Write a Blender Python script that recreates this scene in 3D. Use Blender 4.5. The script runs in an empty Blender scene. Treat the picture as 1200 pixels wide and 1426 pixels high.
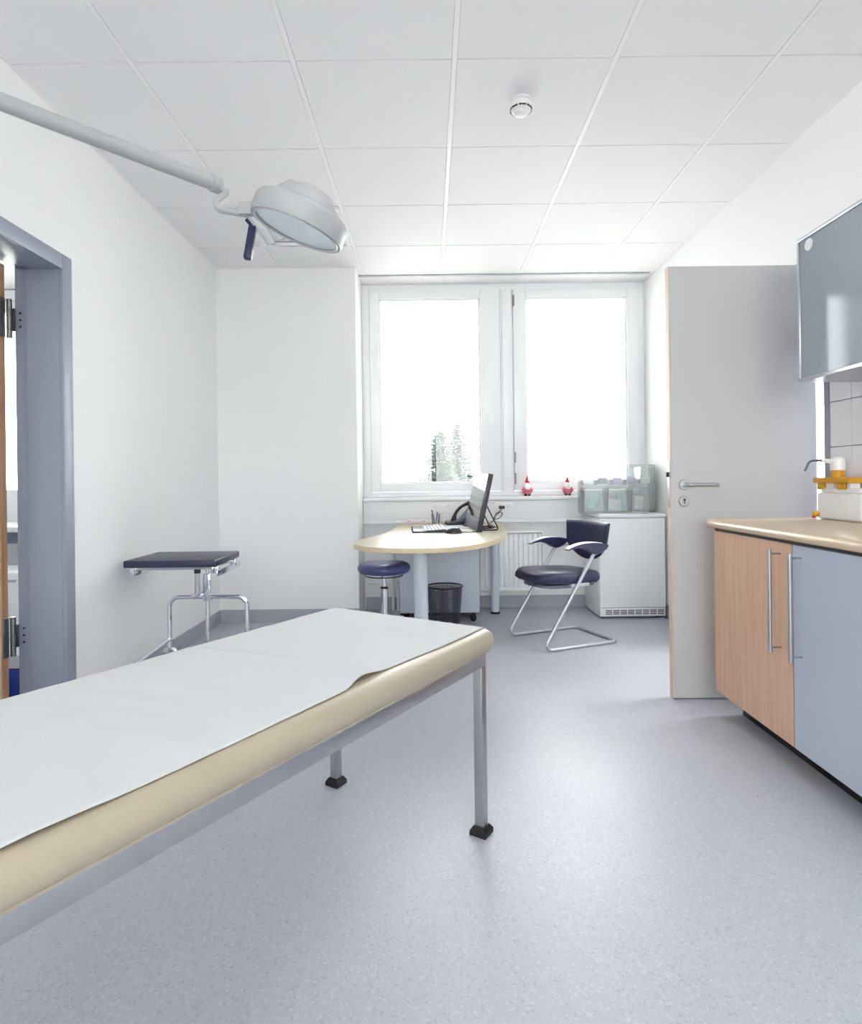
import bpy, bmesh, math, random
from mathutils import Vector, Matrix
random.seed(7)
sc = bpy.context.scene
C = sc.collection
PI = math.pi

# ------------------------------------------------------------------ camera
F, U0, V0, TH, CH = 847.0, 598.0, 667.0, 0.012, 1.08      # focal px, vanishing point, roll, eye height
cd = bpy.data.cameras.new('camera'); cam = bpy.data.objects.new('camera', cd); C.objects.link(cam)
cd.sensor_fit = 'HORIZONTAL'; cd.sensor_width = 36.0; cd.lens = F / 1200 * 36
cd.shift_x = (600 - U0) / 1200; cd.shift_y = -(713 - V0) / 1200
cd.clip_start = 0.02; cd.clip_end = 500
cam.matrix_world = Matrix.Translation((0, 0, CH)) @ Matrix.Rotation(PI/2, 4, 'X') @ Matrix.Rotation(-TH, 4, 'Z')
sc.camera = cam

# ------------------------------------------------------------------ world: an even overcast sky
SKY, LAMP, EXPO = 8.0, 4.0, 0.71  # second value: strength of the added ceiling fill panels
w = bpy.data.worlds.new('overcast_sky'); sc.world = w; w.use_nodes = True
bg = w.node_tree.nodes['Background']; bg.inputs[0].default_value = (1.0, 0.99, 0.985, 1); bg.inputs[1].default_value = SKY
sc.view_settings.view_transform = 'Standard'; sc.view_settings.look = 'None'
sc.view_settings.exposure = EXPO; sc.view_settings.gamma = 1; sc.view_settings.use_curve_mapping = False
sc.cycles.max_bounces = 16; sc.cycles.diffuse_bounces = 9; sc.cycles.transparent_max_bounces = 24
sc.cycles.sample_clamp_indirect = 12

def PX(u, v, Y):
    du, dv = u - U0, v - V0
    return Vector(((du - TH*dv)/F*Y, Y, CH - (dv + TH*du)/F*Y))

# ------------------------------------------------------------------ materials
def lin(h):
    h = h.lstrip('#'); o = []
    for i in (0, 2, 4):
        c = int(h[i:i+2], 16)/255
        o.append(c/12.92 if c <= .04045 else ((c+.055)/1.055)**2.4)
    return (*o, 1)
M = {}
def mat(name, col, rough=.5, metal=0.0, spec=.5, var=0.0, vscale=8, vstretch=(1, 1, 1), col2=None, bump=0.0, bscale=60, coat=0.0):
    m = bpy.data.materials.new(name); m.use_nodes = True; nt = m.node_tree; b = nt.nodes['Principled BSDF']
    c = lin(col) if isinstance(col, str) else (*col, 1)
    b.inputs['Base Color'].default_value = c; b.inputs['Roughness'].default_value = rough
    b.inputs['Metallic'].default_value = metal; b.inputs['Specular IOR Level'].default_value = spec
    b.inputs['Coat Weight'].default_value = coat; b.inputs['Coat Roughness'].default_value = .1
    tc = nt.nodes.new('ShaderNodeTexCoord'); mp = nt.nodes.new('ShaderNodeMapping')
    nt.links.new(tc.outputs['Object'], mp.inputs['Vector']); mp.inputs['Scale'].default_value = vstretch
    if var or col2:
        n = nt.nodes.new('ShaderNodeTexNoise'); n.inputs['Scale'].default_value = vscale; n.inputs['Detail'].default_value = 5
        nt.links.new(mp.outputs['Vector'], n.inputs['Vector'])
        r = nt.nodes.new('ShaderNodeValToRGB'); r.color_ramp.elements[0].position = .35; r.color_ramp.elements[1].position = .65
        c2 = lin(col2) if col2 else tuple(max(0, x*(1-var)) for x in c[:3]) + (1,)
        r.color_ramp.elements[0].color = c2; r.color_ramp.elements[1].color = c
        nt.links.new(n.outputs['Fac'], r.inputs['Fac']); nt.links.new(r.outputs['Color'], b.inputs['Base Color'])
    if bump:
        n2 = nt.nodes.new('ShaderNodeTexNoise'); n2.inputs['Scale'].default_value = bscale; n2.inputs['Detail'].default_value = 4
        nt.links.new(tc.outputs['Object'], n2.inputs['Vector'])
        bp = nt.nodes.new('ShaderNodeBump'); bp.inputs['Strength'].default_value = bump; bp.inputs['Distance'].default_value = .002
        nt.links.new(n2.outputs['Fac'], bp.inputs['Height']); nt.links.new(bp.outputs['Normal'], b.inputs['Normal'])
    M[name] = m
    return m
def glassy(name, tint, refl=1.0, rough=0.0, ior=1.5, body=0.0, bodycol=(.8, .8, .8)):
    m = bpy.data.materials.new(name); m.use_nodes = True; nt = m.node_tree; N = nt.nodes
    N.remove(N['Principled BSDF']); out = N['Material Output']
    t = N.new('ShaderNodeBsdfTransparent'); t.inputs[0].default_value = (*tint, 1)
    g = N.new('ShaderNodeBsdfGlossy'); g.inputs['Roughness'].default_value = rough
    f = N.new('ShaderNodeFresnel'); f.inputs['IOR'].default_value = ior
    mu = N.new('ShaderNodeMath'); mu.operation = 'MULTIPLY'; mu.use_clamp = True; mu.inputs[1].default_value = refl
    nt.links.new(f.outputs[0], mu.inputs[0])
    base = t
    if body:
        d = N.new('ShaderNodeBsdfDiffuse'); d.inputs[0].default_value = (*bodycol, 1)
        mb = N.new('ShaderNodeMixShader'); mb.inputs[0].default_value = body
        nt.links.new(t.outputs[0], mb.inputs[1]); nt.links.new(d.outputs[0], mb.inputs[2]); base = mb
    mx = N.new('ShaderNodeMixShader'); nt.links.new(mu.outputs[0], mx.inputs[0])
    nt.links.new(base.outputs[0], mx.inputs[1]); nt.links.new(g.outputs[0], mx.inputs[2]); nt.links.new(mx.outputs[0], out.inputs[0])
    M[name] = m
def emit(name, col, s):
    m = bpy.data.materials.new(name); m.use_nodes = True; nt = m.node_tree
    b = nt.nodes['Principled BSDF']; b.inputs['Emission Color'].default_value = (*col, 1); b.inputs['Emission Strength'].default_value = s
    M[name] = m

mat('wall_paint', (.86, .865, .87), .7, spec=.25, bump=.12, bscale=180)
mat('ceiling_tile', (.84, .84, .85), .85, spec=.15, bump=.15, bscale=260)
mat('tbar', (.86, .86, .865), .5)
mat('baseboard', '#a9abb4', .5)
mat('steel_frame', '#9398a8', .38, spec=.5)
mat('window_pvc', (.86, .87, .89), .3)
mat('rail_grey', '#b9bbc2', .4)
mat('white_lacquer', (.84, .85, .87), .3)
mat('white_plastic', (.86, .86, .86), .35)
mat('duct', (.80, .82, .83), .4)
mat('radiator', (.86, .87, .88), .3)
mat('fridge', (.90, .91, .92), .28)
mat('dark_recess', '#2b2d36', .7)
mat('door_leaf', (.54, .54, .545), .42)
mat('door_edge', '#d9c3b2', .5, var=.15, vscale=20, vstretch=(1, 1, .1))
mat('wood_edge', '#c79c76', .5, col2='#b68a64', vscale=14, vstretch=(4, 4, .25))
mat('steel', '#b9bbc0', .28, 1.0)
mat('chrome', '#e6e8ee', .07, 1.0)
mat('hinge_metal', '#8f8b8d', .35, 1.0)
mat('alu', '#c6c8cf', .33, 1.0)
mat('brushed', '#c2c3c7', .34, 1.0, var=.06, vscale=30, vstretch=(1, 1, .05))
mat('lamp_grey', (.40, .408, .418), .38, spec=.4)
mat('black', '#15161d', .45)
mat('rubber', '#14151c', .6)
mat('navy', '#2c2d4a', .42, spec=.45, bump=.1, bscale=300)
mat('navy_stool', '#444b7c', .33, spec=.55)
mat('navy_board', '#2f3149', .35, spec=.5)
mat('navy_plastic', '#26284a', .3)
mat('couch_vinyl', '#b0a591', .42, spec=.45, bump=.08, bscale=120)
mat('paper', (.61, .618, .63), .9, spec=.1, bump=.12, bscale=30)
mat('desk_top', '#b3a78c', .32, var=.05, vscale=6, vstretch=(1, 8, 1), spec=.5)
mat('desk_edge', '#d0bf9f', .45)
mat('desk_leg', '#c4ccd6', .35, spec=.5)
mat('pedestal', '#c6cedd', .45)
mat('beech', '#d2ad93', .42, col2='#c79f83', vscale=5, vstretch=(14, 14, .7), bump=.05, bscale=90)
mat('worktop', '#cdb69b', .24, var=.05, vscale=40, spec=.55)
mat('cab_white', '#b0b8c6', .33)
mat('cab_inner', '#c2c6cc', .5)
mat('tile', (.82, .82, .85), .15, spec=.5)
mat('grout', '#a6a6ad', .9)
mat('spout_metal', '#77777c', .3, 1.0)
mat('yellow', '#cf9410', .4)
mat('yellow_clear', '#c9a21a', .3)
mat('red', '#c8283c', .5)
mat('pink', '#d97286', .5)
mat('skin', '#efc4ac', .6)
mat('silver_paint', '#c2c4c9', .35, .7)
mat('dark_plastic', '#33353f', .35)
mat('grey_plastic', '#6c7080', .4)
mat('keyboard', '#3b3d47', .5)
mat('key', '#c9cbd2', .5)
mat('pink_box', '#ece2e2', .7)
mat('blue', '#1f3f9a', .4)
mat('mint', '#bfe0da', .5)
mat('lilac', '#d9cbe6', .6)
mat('peach', '#eed9cf', .6)
mat('bark', '#6b5d50', .9)
mat('needles', '#4a574d', .8, var=.25, vscale=2)
mat('ground', '#d6d4cc', .95)
glassy('pane', (.96, .98, .97), .8)
glassy('clear_plastic', (.97, .98, .98), .7, .06, 1.45, .10, (.93, .95, .95))
glassy('cabinet_glass', (.6, .65, .70), .6, .07, 1.5, .75, (.44, .50, .55))
glassy('lens', (.95, .98, .98), .6, .15, 1.5, .9, (.86, .96, .98))
emit('fill_diffuser', (1, .98, .97), LAMP)  # glow of the fill panels added outside the view
emit('side_fill_diffuser', (1, .98, .97), 20.0)  # glow of the fill light added in the side room
def mk_screen():
    m = mat('screen', '#1a1c22', .08, spec=.6, coat=.6)
mk_screen()
def mk_floor():
    m = mat('vinyl_floor', (.60, .615, .66), .36, spec=.42); nt = m.node_tree; b = nt.nodes['Principled BSDF']
    tc = nt.nodes.new('ShaderNodeTexCoord')
    vo = nt.nodes.new('ShaderNodeTexVoronoi'); vo.inputs['Scale'].default_value = 190
    nt.links.new(tc.outputs['Object'], vo.inputs['Vector'])
    r = nt.nodes.new('ShaderNodeValToRGB'); e = r.color_ramp.elements
    e[0].position = 0; e[0].color = (.39, .40, .45, 1); e[1].position = .14; e[1].color = (.46, .474, .535, 1)
    e2 = r.color_ramp.elements.new(.86); e2.color = (.472, .486, .546, 1)
    e3 = r.color_ramp.elements.new(.95); e3.color = (.53, .545, .605, 1)
    sep = nt.nodes.new('ShaderNodeSeparateColor'); nt.links.new(vo.outputs['Color'], sep.inputs[0])
    nt.links.new(sep.outputs[0], r.inputs['Fac']); nt.links.new(r.outputs['Color'], b.inputs['Base Color'])
    n = nt.nodes.new('ShaderNodeTexNoise'); n.inputs['Scale'].default_value = 3; n.inputs['Detail'].default_value = 4
    nt.links.new(tc.outputs['Object'], n.inputs['Vector'])
    mr = nt.nodes.new('ShaderNodeMapRange'); mr.inputs['To Min'].default_value = .32; mr.inputs['To Max'].default_value = .44
    nt.links.new(n.outputs['Fac'], mr.inputs['Value']); nt.links.new(mr.outputs[0], b.inputs['Roughness'])
mk_floor()

# ------------------------------------------------------------------ mesh helpers
POS = {}                       # object name -> its origin in the frame its parts are written in
def finish(name, bm, m, parent=None, smooth=40, base=False):
    bmesh.ops.recalc_face_normals(bm, faces=bm.faces[:])
    if smooth:
        for f in bm.faces: f.smooth = True
        lim = math.radians(smooth)
        for e in bm.edges:
            if len(e.link_faces) == 2 and e.calc_face_angle(0) > lim: e.smooth = False
    lo = Vector([min(v.co[i] for v in bm.verts) for i in range(3)]); hi = Vector([max(v.co[i] for v in bm.verts) for i in range(3)])
    c = (lo + hi)/2
    if base or parent is None: c.z = lo.z
    bmesh.ops.translate(bm, verts=bm.verts[:], vec=-c)
    me = bpy.data.meshes.new(name); bm.to_mesh(me); bm.free()
    me.materials.append(M[m] if isinstance(m, str) else m)
    o = bpy.data.objects.new(name, me); C.objects.link(o)
    p = POS[parent.name] if parent else Vector((0, 0, 0))
    o.location = c - p; o.parent = parent; POS[o.name] = c
    return o
def tag(o, label=None, cat=None, group=None, kind=None):
    if label: o['label'] = label
    if cat: o['category'] = cat
    if group: o['group'] = group
    if kind: o['kind'] = kind
    return o
def thing(name, label, cat, loc=(0, 0, 0), rotz=None, group=None, kind=None):
    o = bpy.data.objects.new(name, None); C.objects.link(o); o.location = loc; o.empty_display_size = .1
    if rotz is None: POS[o.name] = Vector(loc)               # parts written in room coordinates
    else: o.rotation_euler = (0, 0, rotz); POS[o.name] = Vector((0, 0, 0))   # parts written in local coordinates
    return tag(o, label, cat, group, kind)
def bmbox(bm, x0, x1, y0, y1, z0, z1, bev=0, seg=2, mtx=None):
    vs = [bm.verts.new((x, y, z)) for z in (z0, z1) for y in (y0, y1) for x in (x0, x1)]
    fs = [bm.faces.new([vs[i] for i in q]) for q in ((0, 2, 3, 1), (4, 5, 7, 6), (0, 1, 5, 4), (2, 6, 7, 3), (0, 4, 6, 2), (1, 3, 7, 5))]
    if bev:
        es = list({e for f in fs for e in f.edges})
        r = bmesh.ops.bevel(bm, geom=es, offset=bev, segments=seg, affect='EDGES', profile=.5, clamp_overlap=True)
        vs = list({v for f in r['faces'] for v in f.verts} | {v for v in vs if v.is_valid})
    if mtx: bmesh.ops.transform(bm, matrix=mtx, verts=[v for v in vs if v.is_valid])
def box(name, b, m, parent=None, bev=0, seg=2, mtx=None, smooth=40):
    bm = bmesh.new(); bmbox(bm, *b, bev=bev, seg=seg, mtx=mtx); return finish(name, bm, m, parent, smooth)
def boxes(name, bs, m, parent=None, bev=0, seg=2):
    bm = bmesh.new()
    for b in bs: bmbox(bm, *b, bev=bev, seg=seg)
    return finish(name, bm, m, parent)
def fillet(pts, r, n=6, closed=False):
    pts = [Vector(p) for p in pts]; out = []; N = len(pts)
    for i, p in enumerate(pts):
        if not closed and i in (0, N-1): out.append(p); continue
        a, b = pts[i-1], pts[(i+1) % N]; d1, d2 = (a-p), (b-p); l1, l2 = d1.length, d2.length
        d1.normalize(); d2.normalize(); ang = d1.angle(d2)
        if ang > PI-.02: out.append(p); continue
        t = min(r/math.tan(ang/2), l1*.49, l2*.49); rr = t*math.tan(ang/2)
        cen = p + (d1+d2).normalized()*(rr/math.sin(ang/2)); s, e = p+d1*t-cen, p+d2*t-cen
        om = s.angle(e)
        for k in range(n+1):
            q = k/n; out.append(cen + (s*math.sin((1-q)*om) + e*math.sin(q*om))/math.sin(om) if om > 1e-4 else p)
    return out
def bmtube(bm, pts, r, n=10, closed=False, caps=True):
    pts = [Vector(p) for p in pts]; N = len(pts); rs = r if isinstance(r, (list, tuple)) else [r]*N
    T = []
    for i in range(N):
        a = pts[i-1] if (i > 0 or closed) else pts[i]; b = pts[(i+1) % N] if (i < N-1 or closed) else pts[i]
        T.append((b-a).normalized())
    u = T[0].orthogonal().normalized(); rings = []
    for i in range(N):
        if i: u = T[i-1].rotation_difference(T[i]) @ u
        u = (u - T[i]*u.dot(T[i])).normalized(); v = T[i].cross(u)
        rings.append([bm.verts.new(pts[i] + (u*math.cos(2*PI*k/n) + v*math.sin(2*PI*k/n))*rs[i]) for k in range(n)])
    for i in range(N if closed else N-1):
        A, B = rings[i], rings[(i+1) % N]
        off = 0
        if closed and i == N-1:
            off = min(range(n), key=lambda q: (A[0].co-B[q].co).length)
        for k in range(n): bm.faces.new((A[k], A[(k+1) % n], B[(k+1+off) % n], B[(k+off) % n]))
    if caps and not closed:
        bm.faces.new(rings[0][::-1]); bm.faces.new(rings[-1])
def tube(name, pts, r, m, parent=None, fil=0, n=10, closed=False):
    bm = bmesh.new(); bmtube(bm, fillet(pts, fil, closed=closed) if fil else pts, r, n, closed); return finish(name, bm, m, parent, 50)
def bmlathe(bm, prof, n=32, mtx=None):
    rings = []
    for r, z in prof:
        if r < 1e-6: rings.append([bm.verts.new((0, 0, z))])
        else: rings.append([bm.verts.new((r*math.cos(2*PI*k/n), r*math.sin(2*PI*k/n), z)) for k in range(n)])
    for A, B in zip(rings, rings[1:]):
        if len(A) == 1 and len(B) == 1: continue
        for k in range(n):
            q = (k+1) % n
            if len(A) == 1: bm.faces.new((A[0], B[q], B[k]))
            elif len(B) == 1: bm.faces.new((A[k], A[q], B[0]))
            else: bm.faces.new((A[k], A[q], B[q], B[k]))
    if mtx is not None: bmesh.ops.transform(bm, matrix=mtx, verts=[v for R in rings for v in R])
def lathe(name, prof, m, parent=None, loc=(0, 0, 0), n=32, mtx=None, smooth=45):
    bm = bmesh.new(); bmlathe(bm, prof, n, mtx if mtx is not None else Matrix.Translation(loc)); return finish(name, bm, m, parent, smooth)
def bmprism(bm, outline, a0, a1, axis='z', bev=0, seg=2):
    f = {'z': lambda p, a: (p[0], p[1], a), 'y': lambda p, a: (p[0], a, p[1]), 'x': lambda p, a: (a, p[0], p[1])}[axis]
    A = [bm.verts.new(f(p, a0)) for p in outline]; B = [bm.verts.new(f(p, a1)) for p in outline]; n = len(A)
    fa = bm.faces.new(A[::-1]); fb = bm.faces.new(B)
    for k in range(n): bm.faces.new((A[k], A[(k+1) % n], B[(k+1) % n], B[k]))
    if bev: bmesh.ops.bevel(bm, geom=list(fa.edges)+list(fb.edges), offset=bev, segments=seg, affect='EDGES', profile=.5, clamp_overlap=True)
def prism(name, outline, a0, a1, m, parent=None, axis='z', bev=0, seg=2, mtx=None, smooth=35):
    bm = bmesh.new(); bmprism(bm, outline, a0, a1, axis, bev, seg)
    if mtx is not None: bmesh.ops.transform(bm, matrix=mtx, verts=bm.verts[:])
    return finish(name, bm, m, parent, smooth)
def spline(pts, k=6, closed=True):
    P = [Vector((*p, 0)) if len(p) == 2 else Vector(p) for p in pts]; n = len(P); out = []
    for i in range(n if closed else n-1):
        p0, p1, p2, p3 = (P[(i+j) % n] if closed else P[max(0, min(n-1, i+j))] for j in (-1, 0, 1, 2))
        for s in range(k):
            t = s/k
            out.append(.5*((2*p1) + (p2-p0)*t + (2*p0-5*p1+4*p2-p3)*t*t + (3*p1-p0-3*p2+p3)*t**3))
    if not closed: out.append(P[-1])
    return out
def link_copy(o, parent, loc):
    c = o.copy(); C.objects.link(c); c.parent = parent; c.location = Vector(loc) - (POS[parent.name] if parent else Vector((0, 0, 0))); POS[c.name] = Vector(loc)
    return c
def axis_mtx(origin, z):
    z = Vector(z).normalized(); return Matrix.Translation(origin) @ z.to_track_quat('Z', 'Y').to_matrix().to_4x4()

# ================================================================== THE SETTING
XL, XR, YF, YB, ZC = -1.61, 1.80, 5.08, -3.30, 2.70
S = 'structure'
fl = box('floor', (-4.6, 4.2, YB, YF+.2, -.12, 0), 'vinyl_floor'); tag(fl, 'pale blue-grey speckled vinyl floor of the room', 'floor', kind=S)
mat('weld', (.50, .51, .56), .5)
box('weld_seam', (-.075, -.0725, YB, YF, -.0005, .0006), 'weld', fl)
ce = box('ceiling', (-4.6, 4.2, YB, YF+.2, ZC+.012, ZC+.14), 'ceiling_tile'); tag(ce, 'white suspended ceiling of square panels in a metal grid', 'ceiling', kind=S)
gx = [XL, -1.134, -.509, .116, .741, 1.366, XR]
gy = [YB] + [4.846 - .6245*k for k in range(13, -1, -1)] + [YF]      # 15 rows
VENT = (1, 12); FILL_LAMPS = {(3, 8), (1, 4), (3, 4)}  # second set: grid cells that hold added fill lights
shared = {}
for i in range(6):
    for j in range(15):
        if (i, j) == VENT or (i, j) in FILL_LAMPS: continue
        x0, x1, y0, y1 = gx[i]+.010, gx[i+1]-.010, gy[j]+.004, gy[j+1]-.004
        if i == 0: x0 = XL
        if i == 5: x1 = XR
        key = (round(x1-x0, 3), round(y1-y0, 3)); c = Vector(((x0+x1)/2, (y0+y1)/2, ZC+.006))
        if key in shared: link_copy(shared[key], ce, c)
        else:
            shared[key] = box('ceiling_panel', (x0, x1, y0, y1, ZC, ZC+.012), 'ceiling_tile', ce, bev=.0025, seg=1)
for i in range(1, 6): box('grid_bar', (gx[i]-.0095, gx[i]+.0095, YB, YF, ZC-.0015, ZC+.012), 'tbar', ce)
for j in range(1, 15): box('cross_bar', (XL, XR, gy[j]-.0028, gy[j]+.0028, ZC+.0025, ZC+.012), 'tbar', ce)
box('edge_trim', (XL, XL+.014, YB, 4.64, ZC-.002, ZC+.002), 'tbar', ce); box('edge_trim', (XR-.014, XR, YB, YF, ZC-.002, ZC+.002), 'tbar', ce)
box('edge_trim', (XL, -.548, 4.626, 4.64, ZC-.002, ZC+.002), 'tbar', ce)

wl = boxes('wall_left', [(-1.80, XL, YB, 1.77, 0, ZC), (-1.80, XL, 2.69, YF, 0, ZC), (-1.80, XL, 1.77, 2.69, 2.05, ZC)], 'wall_paint')
tag(wl, 'white painted wall with the steel-framed doorway', 'wall', kind=S)
wc = box('wall_corner', (XL, -.548, 4.64, YF+.2, 0, ZC), 'wall_paint'); tag(wc, 'white boxed-out corner wall beside the window', 'wall', kind=S)
wb = box('wall_back', (-.548, XR, YF, YF+.2, 0, .9295), 'wall_paint'); tag(wb, 'white wall below the window sill', 'wall', kind=S)
wr = boxes('wall_right', [(XR, 2.0, YB, 2.745, 0, ZC), (XR, 2.0, 3.66, YF, 0, ZC), (XR, 2.0, 2.745, 3.66, 2.105, ZC)], 'wall_paint')
tag(wr, 'white wall behind the cabinets, tiled above the worktop', 'wall', kind=S)
wre = boxes('wall_rear', [(-1.80, -1.4, YB-.2, YB, 0, ZC), (1.6, 2.0, YB-.2, YB, 0, ZC), (-1.4, 1.6, YB-.2, YB, 0, .9), (-1.4, 1.6, YB-.2, YB, 2.6, ZC)], 'wall_paint'); tag(wre, 'white wall closing the room opposite the window', 'wall', kind=S)
def facade(name, x0, x1, o0, o1, label):
    o = boxes(name, [(x0, o0, YF, YF+.2, 0, ZC), (o1, x1, YF, YF+.2, 0, ZC), (o0, o1, YF, YF+.2, 0, .93), (o0, o1, YF, YF+.2, 2.62, ZC)], 'wall_paint')
    tag(o, label, 'wall', kind=S)
facade('wall_facade_left', -4.6, XL, -4.3, -2.3, 'outer wall of the side room beyond the steel-framed doorway')
facade('wall_facade_right', XR, 4.2, 2.5, 3.9, 'outer wall of the side room behind the open grey door')
tag(box('wall_outer_left', (-4.8, -4.6, YB, YF+.2, 0, ZC), 'wall_paint'), 'far side wall of the room beyond the doorway', 'wall', kind=S)
tag(box('wall_outer_right', (4.2, 4.4, YB, YF+.2, 0, ZC), 'wall_paint'), 'far side wall of the room behind the open door', 'wall', kind=S)
tag(box('wall_rear_left', (-4.6, -1.80, .7, .8, 0, ZC), 'wall_paint'), 'rear wall of the room beyond the doorway', 'wall', kind=S)
tag(box('wall_rear_right', (2.0, 4.2, 1.2, 1.3, 0, ZC), 'wall_paint'), 'rear wall of the room behind the open door', 'wall', kind=S)
tag(boxes('baseboard_left', [(XL, XL+.008, 2.735, 4.64, 0, .10), (XL, XL+.008, YB, 1.70, 0, .10)], 'baseboard'), 'grey vinyl baseboard along the wall with the doorway', 'baseboard', kind=S)
tag(box('baseboard_corner', (XL, -.54, 4.632, 4.64, 0, .10), 'baseboard'), 'grey vinyl baseboard along the boxed-out corner wall', 'baseboard', kind=S)
tag(box('baseboard_back', (-.54, XR, YF-.008, YF, 0, .10), 'baseboard'), 'grey vinyl baseboard under the radiator', 'baseboard', kind=S)
tag(boxes('baseboard_right', [(XR-.008, XR, 3.73, YF, 0, .10), (XR-.008, XR, YB, 1.5, 0, .10)], 'baseboard'), 'grey vinyl baseboard along the wall with the cabinets', 'baseboard', kind=S)
# wall tiles above the worktop
box('grout_bed', (XR-.004, XR, 1.62, 2.716, .885, 1.615), 'grout', wr)
t0 = None
for zz in (.890, 1.0, 1.2, 1.4):
    for k in range(6):
        y1 = 2.775 - .2*k; y0 = y1 - .2
        z1 = 1.0 if zz < 1 else zz + .2
        b = (XR-.011, XR-.002, max(y0, 1.62)+.0015, min(y1, 2.716)-.0015, zz+.0015, z1-.0015)
        if b[3]-b[2] > .03: box('wall_tile', b, 'tile', wr, bev=.0015, seg=1)

# window
win = thing('window_1', 'wide white two-sash window running from the sill up to the ceiling', 'window', (.6, 5.12, .93), kind=S)
WY0, WY1 = 5.06, 5.15
boxes('window_frame', [(-.548, -.485, WY0, WY1, .93, ZC), (1.742, XR, WY0, WY1, .93, ZC), (-.485, 1.742, WY0, WY1, 2.645, ZC), (-.485, 1.742, WY0, WY1, .93, .972)], 'window_pvc', win, bev=.004)
boxes('mullion', [(.60, .705, WY0-.004, WY1, .972, 2.645), (.615, .69, WY0-.02, WY0, .972, 2.645)], 'window_pvc', win, bev=.004)
for x0, x1, g0, g1 in ((-.483, .598, -.405, .43), (.707, 1.74, .81, 1.65)):
    s = boxes('sash', [(x0, g0, WY0-.018, WY1-.02, .974, 2.643), (g1, x1, WY0-.018, WY1-.02, .974, 2.643), (g0, g1, WY0-.018, WY1-.02, 2.575, 2.643), (g0, g1, WY0-.018, WY1-.02, .974, 1.045)], 'window_pvc', win, bev=.006)
    box('pane', (g0, g1, WY0+.03, WY0+.036, 1.045, 2.575), 'pane', s)
    boxes('glazing_bead', [(g0, g0+.012, WY0, WY0+.03, 1.045, 2.575), (g1-.012, g1, WY0, WY0+.03, 1.045, 2.575), (g0+.012, g1-.012, WY0, WY0+.03, 2.563, 2.575), (g0+.012, g1-.012, WY0, WY0+.03, 1.045, 1.057)], 'white_plastic', s, bev=.003)
for z in (1.075, 1.25, 2.55):
    tag(tube('hinge', [(.712, WY0-.026, z-.045), (.712, WY0-.026, z+.045)], .007, 'hinge_metal', win), 'grey metal hinge barrel')
hd = boxes('window_handle', [(.475, .505, WY0-.03, WY0-.018, 1.55, 1.63), (.482, .498, WY0-.06, WY0-.03, 1.595, 1.61), (.481, .499, WY0-.068, WY0-.055, 1.49, 1.612)], 'white_plastic', win, bev=.003)
sill = box('sill', (-.546, 1.235, 4.955, WY0-.001, .90, .93), 'white_lacquer', win, bev=.008, seg=3)
def side_window(n, o0, o1, label):
    t = thing(n, label, 'window', ((o0+o1)/2, 5.15, .93), kind=S); mid = (o0+o1)/2
    boxes('window_frame', [(o0, o0+.1, 5.1, 5.18, .93, 2.62), (o1-.1, o1, 5.1, 5.18, .93, 2.62), (mid-.06, mid+.06, 5.1, 5.18, 1.03, 2.52), (o0+.1, o1-.1, 5.1, 5.18, .93, 1.03), (o0+.1, o1-.1, 5.1, 5.18, 2.52, 2.62)], 'window_pvc', t)
    for a, b in ((o0+.1, mid-.06), (mid+.06, o1-.1)): box('pane', (a, b, 5.13, 5.136, 1.03, 2.52), 'pane', t)
def added_rear_window():  # unseen window, added to bring in fill light from behind the camera
    t = thing('window_4_added', 'added white window for fill light in the unseen rear wall', 'window', (.1, YB-.1, .9), kind=S)
    boxes('window_frame', [(-1.4, -1.3, YB-.15, YB-.07, .9, 2.6), (1.5, 1.6, YB-.15, YB-.07, .9, 2.6), (.05, .15, YB-.15, YB-.07, .9, 2.6), (-1.3, .05, YB-.15, YB-.07, .9, 1.0), (.15, 1.5, YB-.15, YB-.07, .9, 1.0), (-1.3, .05, YB-.15, YB-.07, 2.5, 2.6), (.15, 1.5, YB-.15, YB-.07, 2.5, 2.6)], 'window_pvc', t)
    for a, b in ((-1.3, .05), (.15, 1.5)): box('pane', (a, b, YB-.11, YB-.104, 1.0, 2.5), 'pane', t)
added_rear_window()
side_window('window_2', -4.3, -2.3, 'white window of the side room seen through the hinge gap')
side_window('window_3', 2.5, 3.9, 'white window of the side room behind the open grey door')

# left doorway: steel frame and open leaf
tr = thing('trim_1', 'grey-blue steel door frame set in the white wall', 'door frame', (-1.70, 2.2, 0), kind=S)
boxes('architrave', [(XL, -1.594, 2.66, 2.73, 0, 2.085), (XL, -1.594, 1.73, 1.80, 0, 2.085), (XL, -1.594, 1.80, 2.66, 2.018, 2.085)], 'steel_frame', tr, bev=.002)
boxes('jamb', [(-1.755, XL, 2.66, 2.69, 0, 2.05), (-1.755, XL, 1.77, 1.80, 0, 2.05), (-1.755, XL, 1.80, 2.66, 2.018, 2.05)], 'steel_frame', tr, bev=.002)
boxes('rebate', [(-1.815, -1.755, 2.676, 2.73, 0, 2.085), (-1.815, -1.755, 1.73, 1.784, 0, 2.085), (-1.815, -1.755, 1.784, 2.676, 2.034, 2.085)], 'steel_frame', tr, bev=.002)
d1 = thing('door_1', 'pale door leaf with wooden edge swung open behind the steel frame', 'door', (-2.25, 2.62, 0), kind=S)
lf = box('leaf', (-2.66, -1.842, 2.600, 2.638, .01, 2.03), 'door_leaf', d1)
box('wooden_edge', (-1.842, -1.834, 2.600, 2.638, .01, 2.03), 'wood_edge', lf)
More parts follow.
